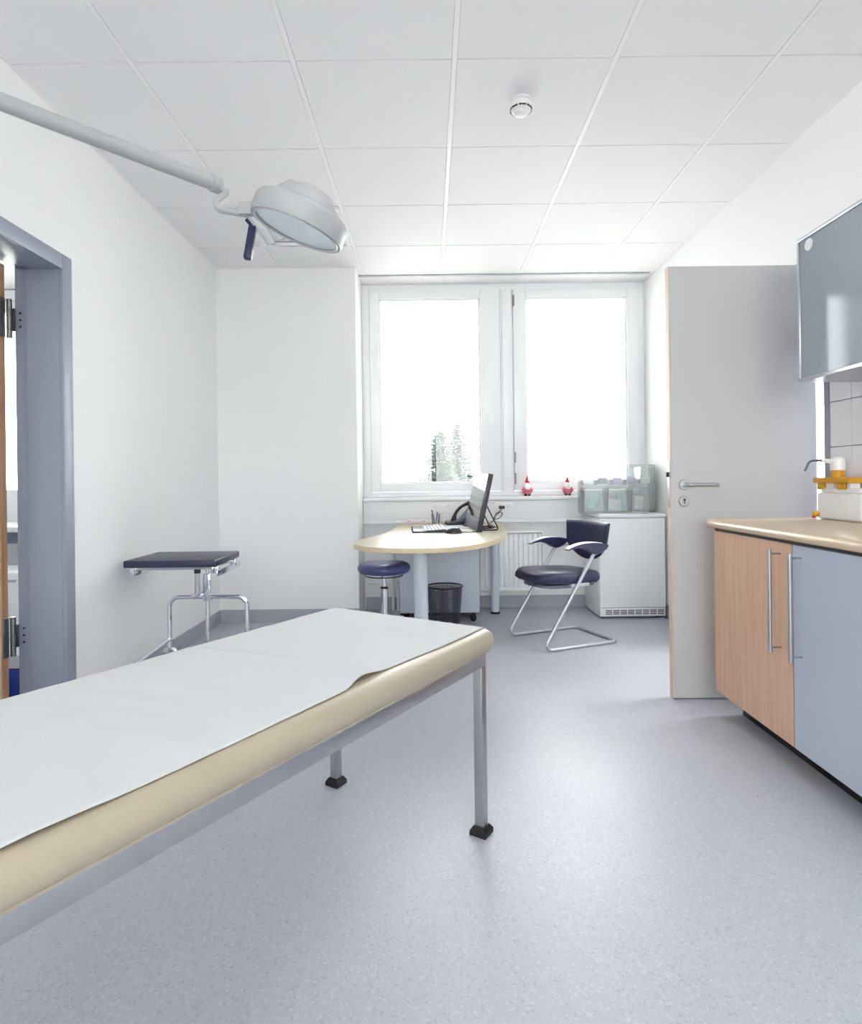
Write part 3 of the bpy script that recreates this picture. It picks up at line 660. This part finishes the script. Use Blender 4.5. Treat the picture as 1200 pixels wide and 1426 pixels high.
# local: screen faces -x, width along y, leaning back towards +x
lean = Matrix.Rotation(math.radians(12.5), 4, 'Y')
def scr(name, b, m, par, bev=0): return box(name, b, m, par, bev=bev, mtx=lean)
pn = scr('housing', (-.004, .030, -.285, .285, .006, .402), 'dark_plastic', mo, .004)
scr('display', (-.0052, -.004, -.275, .275, .095, .392), 'screen', pn)
scr('lower_bezel', (-.006, -.004, -.282, .282, .010, .090), 'grey_plastic', pn, .0008)
for y in (-.20, .14):
    tube('easel_rod', [lean @ Vector((.031, y, .20)), (.165, y, .005), (.02, y, .005)], .0042, 'black', mo, fil=.012, n=8)
tube('easel_bar', [(.150, -.20, .022), (.150, .14, .022)], .0035, 'black', mo, n=8)
box('front_foot', (-.02, .012, -.285, -.20, .0005, .006), 'black', mo); box('front_foot', (-.02, .012, .20, .285, .0005, .006), 'black', mo)

kb = thing('keyboard', 'dark computer keyboard with pale keys on the desk', 'keyboard', (.018, 4.30, DZ), math.radians(3))
prism('keyboard_base', [(-.085, .001), (.080, .001), (.080, .022), (-.085, .010)], -.225, .225, 'keyboard', kb, axis='y', bev=.002)
kbm = bmesh.new()
for r_ in range(6):
    for c_ in range(17):
        x = .066 - r_*.024; z = .0215 - r_*.00165; y = -.212 + c_*.0249
        bmbox(kbm, x-.009, x+.009, y-.0095, y+.0095, z-.004, z+.004)
ks = finish('key_field', kbm, 'key', kb); ks['kind'] = 'stuff'
prism('palm_rest', [(-.150, .001), (-.087, .001), (-.087, .010), (-.140, .012)], -.225, .225, 'navy_board', kb, axis='y', bev=.002)

ms = thing('computer_mouse', 'black computer mouse beside the keyboard', 'mouse', (PX(632, 742, 4.02).x, 4.02, DZ))
mx_ = PX(632, 742, 4.02).x
bm = bmesh.new(); bmesh.ops.create_uvsphere(bm, u_segments=24, v_segments=14, radius=1)
for v in bm.verts: v.co = Vector((mx_ + v.co.x*.055, 4.02 + v.co.y*.033, DZ + .001 + max(0, v.co.z)*.036))
bmesh.ops.remove_doubles(bm, verts=bm.verts[:], dist=1e-5)
mb = finish('mouse_shell', bm, 'dark_plastic', ms)
tube('mouse_cable', [(mx_+.05, 4.02, DZ+.006), (mx_+.10, 4.03, DZ+.004), (mx_+.15, 4.06, DZ+.004), (mx_+.19, 4.05, DZ+.004)], .0025, 'black', ms, fil=.03, n=6)
tube('scroll_wheel', [(mx_+.030, 4.016, DZ+.030), (mx_+.030, 4.024, DZ+.030)], .006, 'grey_plastic', mb, n=12)

for (x, y, rz, lab, sx2, sy2, z_) in ((.17, 4.52, .3, 'white sheet of paper lying flat between keyboard and telephone', .21, .29, 0), (.20, 4.22, -.15, 'white notepad sheet partly under the computer screen', .14, .20, .0)):
    o = box('paper_page', (-sx2/2, sx2/2, -sy2/2, sy2/2, 0, .0015), 'paper'); o.location = (x, y, DZ+.0005+z_); o.rotation_euler = (0, 0, rz); tag(o, lab, 'paper')

ph = thing('telephone', 'dark desk telephone with an upright curved handset behind the screen', 'telephone', (.225, 4.80, DZ), math.radians(4))
prism('phone_base', [(-.10, .001), (.10, .001), (.10, .05), (.06, .058), (-.10, .020)], -.085, .085, 'dark_plastic', ph, axis='y', bev=.004)
bm = bmesh.new()
for r_ in range(4):
    for c_ in range(3): bmbox(bm, -.075+r_*.022-.007, -.075+r_*.022+.007, -.01+c_*.022-.007, -.01+c_*.022+.007, .030+r_*.0052-.006, .030+r_*.0052+.004)
finish('key_pad', bm, 'key', ph)
arc = [(-.045 + .155*(1-math.cos(t)) , -.055, .022 + .150*math.sin(t)) for t in [k*(PI/2*.98)/12 for k in range(13)]]
tube('handset', arc, [.019, .021, .018, .013, .012, .012, .012, .012, .012, .013, .017, .020, .018], 'black', ph, n=14)
prism('handset_cradle', [(-.02, .03), (.06, .03), (.10, .135), (.075, .145)], -.075, -.035, 'grey_plastic', ph, axis='y', bev=.003)

cp = thing('pen_cup', 'translucent pen cup at the back of the desk', 'pen cup', (.045, 4.86, DZ))
lathe('cup', [(0, .001), (.030, .001), (.036, .078), (.0345, .078), (.029, .004), (0, .004)], 'clear_plastic', cp, (.045, 4.86, DZ), 28)
for (dx, dy, ex, ez, m_, lab) in ((-.01, 0, -.055, .112, 'black', 'dark pen leaning out of the pen cup'), (.008, .01, .012, .10, 'mint', 'pale pen upright in the pen cup'), (.0, -.012, .028, .095, 'blue', 'blue pen leaning in the pen cup')):
    o = tube('pen', [(.045+dx, 4.86+dy, DZ+.006), (.045+ex*.55, 4.86+dy, DZ+ez)], .0042, m_, n=10); tag(o, lab, 'pen', 'pens in the cup')
for x0, x1, lab, h_ in ((-.235, -.115, 'low pale pink carton at the back corner of the desk', .034), (-.105, .004, 'low pale pink carton next to the pen cup', .034), (.088, .185, 'low pale pink carton between pen cup and telephone', .036)):
    t = thing('pill_carton', lab, 'carton', ((x0+x1)/2, 4.93, DZ), group='pale cartons along the back of the desk')
    box('carton_body', (x0, x1, 4.905, 4.955, DZ+.0005, DZ+h_), 'pink_box', t, bev=.002)
    box('carton_label', ((x0+x1)/2-.012, (x0+x1)/2+.012, 4.904, 4.905, DZ+.012, DZ+h_-.006), 'lilac', t)
loop = [PX(682, 729, 4.42), PX(688, 724, 4.48), PX(691, 717, 4.6), PX(697, 713, 4.7), PX(699, 717, 4.72), PX(694, 722, 4.6), PX(688, 723, 4.52), PX(690, 716, 4.6), PX(697, 711, 4.8), PX(699, 707, 4.93)]
t = thing('power_cable', 'black power cable looping from the screen up to the socket', 'cable', (.5, 4.5, DZ))
tube('cord', spline([tuple(p) for p in loop], 6, False), .0035, 'black', t, n=8)
box('plug', (PX(699, 707, 4.95).x-.025, PX(699, 707, 4.95).x+.02, 4.93, 4.972, .83, .855), 'dark_plastic', t, bev=.004)
tang = [(.40+.055*math.cos(k*.7)+.012*math.sin(k*1.9), 4.33+.085*math.sin(k*.7+.5)+.012*math.sin(k*1.3), DZ+.005+.004*(1+math.sin(k*1.1))) for k in range(26)]
tag(tube('cable_tangle', spline(tang, 4, False), .003, 'black', n=6), 'tangled black cable lying under the easel of the screen', 'cable')

# ================================================================== VISITOR CHAIR
f_ = Vector((-.92, -.392, 0)); fr_ = math.atan2(f_.y, f_.x)
ch = thing('visitor_chair', 'navy cantilever chair with silver tube frame and curved armrests', 'chair', (.898, 4.062, 0), fr_)
HW, HL = .215, .245
def side(s): return [(-.080, s*HW, .605), (HL+.080, s*HW, .012), (-HL, s*HW, .012)]
path = side(1) + side(-1)[::-1]
tube('frame', fillet(path, .035, 7), .0115, 'silver_paint', ch, n=12)
# seat
def seat_pt(a, b): pass
so = []
for k in range(48):
    t = 2*PI*k/48; c_, s_ = math.cos(t), math.sin(t); e = .55
    x = .060 + .265*math.copysign(abs(c_)**e, c_); y = .205*math.copysign(abs(s_)**e, s_)*(1 - .10*(1 if x < .045 else 0)*abs(x-.045)/.25)
    so.append((x, y))
bm = bmesh.new(); rings = []
for (sc_, z) in ((.80, .398), (.93, .402), (.985, .418), (1.0, .436), (.985, .455), (.93, .470), (.78, .476), (.4, .470), (.1, .468)):
    rings.append([bm.verts.new((.060+(x-.060)*sc_, y*sc_, z + .045*(x-.060)*sc_ - .022*max(0, ((x-.06)*sc_+.06-.20)/.12)**2*(1 if z > .43 else 0))) for x, y in so])
for A_, B_ in zip(rings, rings[1:]):
    for k in range(48): bm.faces.new((A_[k], A_[(k+1) % 48], B_[(k+1) % 48], B_[k]))
bm.faces.new(rings[0][::-1]); bm.faces.new(rings[-1])
finish('seat', bm, 'navy', ch, 60)
prism('seat_shell', [(.060+(x-.060)*.82 - .012, y*.84) for x, y in so], .376, .396, 'grey_plastic', ch, bev=.006)
for s in (-1, 1): box('seat_bracket', (-.04, .10, min(s*.165, s*.205), max(s*.165, s*.205), .385, .405), 'silver_paint', ch, bev=.003)
# backrest
bm = bmesh.new(); NU, NV = 20, 14; G = {}
def back_pt(i, j):
    a = -1 + 2*i/NU; b = j/NV
    zlo = .525 + .105*abs(a)**2.4; zhi = .785 - .006*a*a; z = zlo + (zhi-zlo)*b
    hw = .205 + .020*b; y = a*hw
    x = -.175 - .10*(z-.52) + .035*a*a
    return Vector((x, y, z))
for sidex in (0, 1):
    for i in range(NU+1):
        for j in range(NV+1):
            p_ = back_pt(i, j); e = min(i, NU-i, j, NV-j); th = .040 if e > 0 else .026
            if sidex: p_ = p_ + Vector((-th, 0, 0))
            else: p_ = p_ + Vector((0 if e > 0 else -.010, 0, 0))
            G[sidex, i, j] = bm.verts.new(p_)
for i in range(NU):
    for j in range(NV):
        bm.faces.new((G[0, i, j], G[0, i+1, j], G[0, i+1, j+1], G[0, i, j+1])); bm.faces.new((G[1, i, j], G[1, i, j+1], G[1, i+1, j+1], G[1, i+1, j]))
for i in range(NU):
    for j in (0, NV): bm.faces.new((G[0, i, j], G[1, i, j], G[1, i+1, j], G[0, i+1, j]))
for j in range(NV):
    for i in (0, NU): bm.faces.new((G[0, i, j], G[0, i, j+1], G[1, i, j+1], G[1, i, j]))
finish('backrest', bm, 'navy', ch, 65)
tube('back_bar', [(-.070, -HW, .590), (-.16, -HW+.005, .615), (-.228, -.13, .62), (-.238, .13, .62), (-.16, HW-.005, .615), (-.070, HW, .590)], .013, 'silver_paint', ch, fil=.06, n=12)
for s in (-1, 1):
    side_o = [(p.x*.94+.036, p.y) for p in spline([(.115, .622), (.075, .642), (.01, .657), (-.06, .662), (-.14, .658), (-.205, .646), (-.215, .634), (-.185, .612), (-.135, .592), (-.095, .590), (-.05, .612), (.01, .632), (.07, .631)], 4, True)]
    ar = prism('armrest', side_o, s*HW-.024, s*HW+.024, 'navy_plastic', ch, axis='y', bev=.006, seg=3)
    top = spline([(.112, 0, .630), (.075, 0, .645), (.01, 0, .660), (-.06, 0, .665), (-.13, 0, .661), (-.17, 0, .655)], 5, False)
    top = [Vector((p.x*.94+.036, 0, p.z)) for p in top]
    bm = bmesh.new(); rows = []
    for p_ in top: rows.append([bm.verts.new((p_.x, s*HW+dy, p_.z+dz)) for dy, dz in ((-.020, -.003), (.020, -.003), (.017, .0025), (-.017, .0025))])
    for A_, B_ in zip(rows, rows[1:]):
        for k in range(4): bm.faces.new((A_[k], B_[k], B_[(k+1) % 4], A_[(k+1) % 4]))
    bm.faces.new(rows[0]); bm.faces.new(rows[-1][::-1])
    finish('armrest_cap', bm, 'silver_paint', ar, 50)

# ================================================================== WHITE APPLIANCE, BINS, GNOMES
FX0, FX1, FY0, FY1 = 1.282, 1.785, 4.62, YF-.012
fg = thing('white_fridge', 'white under-counter fridge with a vent grille at its foot', 'fridge', (1.53, 4.85, 0))
box('fridge_body', (FX0, FX1, FY0+.045, FY1, .012, .765), 'fridge', fg, bev=.004)
box('fridge_door', (FX0, FX1, FY0, FY0+.040, .085, .765), 'fridge', fg, bev=.006, seg=3)
box('top_slab', (FX0-.004, FX1+.004, FY0-.010, FY1, .768, .795), 'fridge', fg, bev=.006, seg=3)
gp = box('base_panel', (FX0+.004, FX1-.004, FY0+.004, FY0+.044, .018, .082), 'fridge', fg)
bm = bmesh.new(); bm2 = bmesh.new()
for k in range(8):
    a = FX0 + .045 + k*.0565
    for r_ in range(3): bmbox(bm, a, a+.047, FY0+.0025, FY0+.0042, .034+r_*.013, .042+r_*.013)
    for r_ in range(4): bmbox(bm2, a-.002, a+.049, FY0-.002, FY0+.0022, .0285+r_*.013, .0325+r_*.013, .0005)
s1 = finish('grille_recess', bm, 'dark_recess', gp); s1['kind'] = 'stuff'
s2 = finish('grille_slat', bm2, 'fridge', gp); s2['kind'] = 'stuff'
for x in (FX0+.04, FX1-.04): lathe('adjuster_foot', [(0, 0), (.018, 0), (.018, .014), (0, .014)], 'black', fg, (x, FY0+.08, 0), 12)

OX0, OX1, OYF, OZ = 1.195, 1.772, 4.74, .7955
og = thing('bin_organizer', 'two-tier clear plastic tilt-bin organizer standing on the white fridge', 'organizer', (1.48, 4.85, OZ))
OX0 = 1.29
OX0 = 1.20
boxes('organizer_case', [(OX0, OX1, OYF+.19, OYF+.196, OZ, OZ+.378), (OX0, OX0+.005, OYF+.05, OYF+.19, OZ, OZ+.378), (OX1-.005, OX1, OYF+.05, OYF+.19, OZ, OZ+.378), (OX0+.005, OX1-.005, OYF+.03, OYF+.19, OZ, OZ+.005), (OX0+.005, OX1-.005, OYF+.03, OYF+.19, OZ+.210, OZ+.216), (OX0+.005, OX1-.005, OYF+.06, OYF+.19, OZ+.372, OZ+.378)], 'clear_plastic', og)
def tiltbin(x0, x1, z0, z1, yf, depth):
    bm = bmesh.new(); out = [(yf, z1), (yf+.030, z0), (yf+depth*.75, z0), (yf+depth, z1-.01)]; T_ = .003
    # front, bottom, two sides
    def slab(p, q):
        d = (Vector(q)-Vector(p)).normalized(); nn = Vector((-d.y, d.x))*T_
        bmprism(bm, [p, q, (q[0]+nn.x, q[1]+nn.y), (p[0]+nn.x, p[1]+nn.y)], x0+T_, x1-T_, 'x')
    slab(out[0], out[1]); slab(out[1], out[2])
    for a in (x0, x1-T_): bmprism(bm, out, a, a+T_, 'x')
    b = finish('tilt_bin', bm, 'clear_plastic', og, 30)
    box('bin_lip', (x0+.002, x1-.002, yf-.006, yf+.002, z1-.008, z1), 'clear_plastic', b)
w3 = (OX1-OX0-.012)/3
for k in range(3): tiltbin(OX0+.006+k*w3+.001, OX0+.006+(k+1)*w3-.001, OZ+.012, OZ+.200, OYF, .17)
w5 = (OX1-OX0-.012)/5
for k in range(5): tiltbin(OX0+.006+k*w5+.001, OX0+.006+(k+1)*w5-.001, OZ+.222, OZ+.362, OYF+.022, .15)
rnd = random.Random(11)
cols = {'white_plastic': 'white', 'mint': 'mint green', 'lilac': 'lilac', 'peach': 'peach', 'paper': 'white paper'}
def packet(cx, z, y, mm, w_, h_, tilt, yaw, label):
    bm = bmesh.new(); bmbox(bm, -w_/2, w_/2, -.006, .006, 0, h_, .003, 1)
    bmesh.ops.transform(bm, matrix=Matrix.Translation((cx, y, z)) @ Matrix.Rotation(yaw, 4, 'Y') @ Matrix.Rotation(tilt, 4, 'X'), verts=bm.verts[:])
    dz = z - min(v.co.z for v in bm.verts)
    bmesh.ops.translate(bm, verts=bm.verts[:], vec=(0, 0, dz))
    tag(finish('dressing_packet', bm, mm), label, 'packet', 'dressing packets in the clear bins')
bn = ['first', 'middle', 'last']
for k, (specs) in enumerate(([('mint', .08, .13, -.35, .7), ('white_plastic', .06, .12, -.25, -.6)], [('white_plastic', .10, .085, -.3, .15), ('mint', .055, .13, -.25, -.2)], [('white_plastic', .07, .11, -.3, .25), ('paper', .06, .12, -.25, -.35)])):
    bxc = OX0+.006+(k+.5)*w3
    where = ('lower bin beside the window sill', 'middle lower bin', 'lower bin against the wall')[k]
    for q, (mm, w_, h_, ti, yw) in enumerate(specs):
        packet(bxc + (-.035 if q == 0 else .04), OZ+.017, OYF+.055+.036*q, mm, w_, h_, -.12, yw*.6, f'{cols[mm]} dressing packet in the {where}')
for k, mm in enumerate(('peach', 'paper', 'lilac', 'lilac', 'white_plastic')):
    if k == 0: continue
    bxc = OX0+.006+(k+.5)*w5
    packet(bxc, OZ+.227, OYF+.085, mm, .075, .05, -.12, rnd.uniform(-.2, .2), ('', 'white paper packet in the second small upper bin from the window sill', 'lilac packet in the middle small upper bin', 'lilac packet in the fourth small upper bin from the window sill', 'white packet in the small upper bin against the wall')[k])
for k, (x, y, rz) in enumerate(((1.70, 4.66, .2), (1.62, 4.68, -.3))):
    o = box('loose_leaflet', (-.06, .06, -.035, .035, 0, .006), 'paper', bev=.001, seg=1); o.location = (x, y, .7955 + k*.0065); o.rotation_euler = (0, 0, rz)
    tag(o, ('white leaflet lying on the fridge top before the bins', 'upper white leaflet overlapping another on the fridge top')[k], 'leaflet', 'leaflets on the fridge')

def gnome(u, label):
    x, y, z = PX(u, 690, 4.99).x, 4.99, .931
    t = thing('gnome_figurine', label, 'figurine', (x, y, z), group='gnome figurines on the window sill')
    lathe('body', [(0, .012), (.026, .012), (.036, .030), (.037, .045), (.030, .066), (.020, .080), (0, .084)], 'pink', t, (x, y, z), 24)
    for s in (-1, 1):
        bm = bmesh.new(); bmesh.ops.create_uvsphere(bm, u_segments=14, v_segments=8, radius=1)
        for v in bm.verts: v.co = Vector((x + s*.014 + v.co.x*.012, y - .010 + v.co.y*.018, z + .0095 + v.co.z*.0095))
        finish('boot', bm, 'black', t)
        tube('arm', [(x+s*.026, y-.004, z+.066), (x+s*.041, y-.014, z+.050), (x+s*.034, y-.028, z+.040)], [.009, .008, .007], 'pink', t, n=10)
    lathe('head', [(0, -.019), (.012, -.016), (.019, 0), (.016, .012), (0, .018)], 'skin', t, (x, y, z+.092), 20)
    lathe('nose', [(0, -.005), (.005, 0), (0, .005)], 'skin', t, (x, y-.020, z+.092), 10)
    bm = bmesh.new(); bmesh.ops.create_uvsphere(bm, u_segments=16, v_segments=10, radius=1)
    for v in bm.verts: v.co = Vector((x + v.co.x*(.026 if v.co.z > 0 else .026+.006*v.co.z), y - .020 + v.co.y*.018, z + .072 + v.co.z*.030))
    finish('beard', bm, 'white_plastic', t)
    tube('hat', [(x, y, z+.100), (x+.001, y, z+.112), (x-.001, y, z+.135), (x+.002, y, z+.155), (x+.001, y, z+.166)], [.022, .019, .011, .005, .0022], 'red', t, n=18)
    lathe('hat_brim', [(.014, .098), (.0235, .098), (.025, .103), (.021, .108), (.014, .108), (.014, .098)], 'white_plastic', t, (x, y, z), 22)
gnome(734, 'small red-hatted gnome figurine on the sill beside the window mullion')
gnome(790, 'small red-hatted gnome figurine on the sill next to the clear bins')

# ================================================================== CABINET RUN
KX = 1.277
def handle(y, z0, z1, par):
    h = tube('bar_handle', [(KX-.040, y, z0), (KX-.040, y, z1)], .0068, 'brushed', par, n=14)
    for z in (z0+.018, z1-.018): tube('handle_post', [(KX-.040, y, z), (KX+.001, y, z)], .0038, 'steel', h, n=10)
def base_cabinet(y0, y1, doorm, hy, label, hinge_y):
    t = thing('base_cabinet', label, 'cabinet', (1.53, (y0+y1)/2, 0))
    boxes('carcass', [(KX+.021, XR-.012, y0+.001, y0+.018, .115, .838), (KX+.021, XR-.012, y1-.018, y1-.001, .115, .838), (KX+.021, XR-.012, y0+.018, y1-.018, .115, .133), (XR-.03, XR-.012, y0+.018, y1-.018, .133, .838), (KX+.06, XR-.03, y0+.018, y1-.018, .815, .833)], 'cab_inner' if doorm != 'beech' else 'beech', t)
    d = box('cabinet_door', (KX, KX+.019, y0+.002, y1-.002, .115, .833), doorm, t, bev=.0012, seg=1)
    handle(hy, .432, .810, d)
    box('plinth', (1.40, 1.418, y0, y1, 0, .115), 'black', t)
    for z in (.21, .75): box('door_hinge', (KX+.018, KX+.024, hinge_y-.006, hinge_y+.004, z-.028, z+.028), 'black', t)
base_cabinet(2.150, 2.742, 'beech', 2.222, 'base cabinet with a beech wood door and bar handle', 2.742)
base_cabinet(1.55, 2.148, 'cab_white', 2.097, 'base cabinet with a plain blue-white door and bar handle', 1.556)
bm = bmesh.new()
ol = [(KX-.022+.012, .846), (KX-.022+.003, .850), (KX-.022, .858), (KX-.022, .868), (KX-.017, .878), (KX-.006, .884), (XR-.0115, .884), (XR-.0115, .846)]
bmprism(bm, ol, 1.55, 2.765, 'y'); wt = finish('worktop', bm, 'worktop', None, 35)
tag(wt, 'beige worktop with a rounded front edge over the base cabinets', 'worktop')
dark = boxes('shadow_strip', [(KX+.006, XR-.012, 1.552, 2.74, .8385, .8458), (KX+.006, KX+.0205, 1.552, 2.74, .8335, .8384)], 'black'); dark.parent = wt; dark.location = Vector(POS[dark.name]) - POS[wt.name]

# wall cabinet with reflecting glass door
UX, UY0, UY1, UZ0, UZ1 = 1.54, 1.62, 2.535, 1.463, 2.055
uc = thing('wall_cabinet', 'aluminium-framed glass wall cabinet above the worktop', 'cabinet', (1.67, 2.08, UZ0))
boxes('cabinet_shell', [(UX+.022, XR-.012, UY0, UY1, UZ1-.016, UZ1), (UX+.022, XR-.012, UY0, UY1, UZ0, UZ0+.016), (UX+.022, XR-.012, UY1-.014, UY1, UZ0+.016, UZ1-.016), (UX+.022, XR-.012, UY0, UY0+.014, UZ0+.016, UZ1-.016), (XR-.022, XR-.012, UY0+.014, UY1-.014, UZ0+.016, UZ1-.016)], 'alu', uc)
fw = .014
df = boxes('door_frame', [(UX, UX+.020, UY0, UY1, UZ1-fw, UZ1), (UX, UX+.020, UY0, UY1, UZ0, UZ0+fw), (UX, UX+.020, UY1-fw, UY1, UZ0+fw, UZ1-fw), (UX, UX+.020, UY0, UY0+fw, UZ0+fw, UZ1-fw)], 'alu', uc, bev=.0015)
box('glass_pane', (UX+.006, UX+.011, UY0+fw, UY1-fw, UZ0+fw, UZ1-fw), 'cabinet_glass', df)
box('shelf', (UX+.035, XR-.024, UY0+.016, UY1-.016, 1.755, 1.761), 'clear_plastic', uc)
lathe('hinge_cup', [(0, 0), (.024, 0), (.024, .004), (.021, .0055), (0, .0055)], 'white_plastic', df, n=24, mtx=axis_mtx((UX+.006, UY1-.075, UZ1-.045), (-1, 0, 0)))
lathe('hinge_cup', [(0, 0), (.024, 0), (.024, .004), (.021, .0055), (0, .0055)], 'white_plastic', df, n=24, mtx=axis_mtx((UX+.006, UY0+.075, UZ1-.045), (-1, 0, 0)))
for z in (1.56, 1.84): tube('shelf_pin', [(UX+.045, UY1-.014, z), (UX+.045, UY1-.040, z)], .004, 'dark_plastic', uc, n=8)

# disinfectant canister with pump
WT = .8845
dp = thing('disinfectant_dispenser', 'white disinfectant canister with yellow fittings and bent pump spout', 'dispenser', (1.74, 2.56, WT))
cx_ = 1.745
box('canister', (1.705, 1.786, 2.40, 2.685, WT, 1.000), 'white_plastic', dp, bev=.014, seg=4)
box('canister_shoulder', (1.712, 1.780, 2.42, 2.665, 1.000, 1.022), 'white_plastic', dp, bev=.008, seg=3)
ta = lathe('drain_tap', [(0, 0), (.010, 0), (.012, .006), (.012, .020), (.008, .024), (0, .024)], 'yellow', dp, n=18, mtx=axis_mtx((1.708, 2.672, WT+.022), (-1, .3, 0)))
box('tap_lever', (1.684, 1.694, 2.672, 2.684, WT+.004, WT+.016), 'red', ta, bev=.002)
box('yellow_bar', (1.692, 1.776, 2.455, 2.690, 1.042, 1.066), 'yellow', dp, bev=.006, seg=3)
for y0, y1, z0, m_ in ((2.500, 2.545, 1.016, 'yellow'), (2.640, 2.675, 1.014, 'yellow_clear')): box('yellow_lug', (1.702, 1.750, y0, y1, z0, 1.044), m_, dp, bev=.004)
for y0, y1 in ((2.575, 2.625), (2.47, 2.492)): box('white_lug', (1.708, 1.750, y0, y1, 1.018, 1.044), 'white_plastic', dp, bev=.004)
PY = 2.585
lathe('screw_collar', [(0, 1.066), (.027, 1.066), (.027, 1.092), (.024, 1.096), (0, 1.096)], 'yellow', dp, (cx_-.010, PY, 0), 28)
pmh = lathe('pump_head', [(0, 1.096), (.028, 1.096), (.029, 1.132), (.026, 1.145), (.016, 1.152), (0, 1.153)], 'white_plastic', dp, (cx_-.010, PY, 0), 28)
tube('nozzle', [(cx_-.03, PY, 1.134), (cx_-.082, PY, 1.139)], [.011, .0075], 'white_plastic', dp, n=14)
tube('spout', [(cx_-.078, PY, 1.139), (cx_-.130, PY, 1.138), (cx_-.150, PY, 1.094)], .0048, 'spout_metal', dp, fil=.026, n=12)

# ================================================================== SIDE ROOM BEYOND THE STEEL-FRAMED DOORWAY
t = thing('side_table', 'white-topped table in the room beyond the doorway', 'table', (-3.2, 4.75, 0))
box('table_top', (-3.9, -2.6, 4.45, 5.06, .725, .765), 'white_lacquer', t, bev=.004)
for x in (-3.85, -2.65):
    for y in (4.5, 5.0): box('leg', (x-.02, x+.02, y-.02, y+.02, 0, .725), 'steel', t)
box('apron', (-3.82, -2.68, 4.49, 4.51, .64, .725), 'grey_plastic', t)
t = thing('low_cabinet', 'low white cabinet in the room beyond the doorway', 'cabinet', (-2.75, 4.1, 0))
box('cabinet_body', (-3.1, -2.4, 3.98, 4.35, .02, .50), 'white_lacquer', t, bev=.005); box('cabinet_front', (-3.09, -2.41, 3.965, 3.979, .06, .49), 'white_plastic', t, bev=.003)
box('pull_knob', (-2.76, -2.70, 3.95, 3.966, .44, .455), 'steel', t)
t = thing('storage_box', 'small blue box with white label on the floor beyond the doorway', 'box', (-2.08, 3.0, 0))
box('box_body', (-2.30, -1.86, 2.90, 3.10, 0, .20), 'blue', t, bev=.006); box('box_lid', (-2.305, -1.855, 2.895, 3.105, .20, .265), 'paper', t, bev=.005)
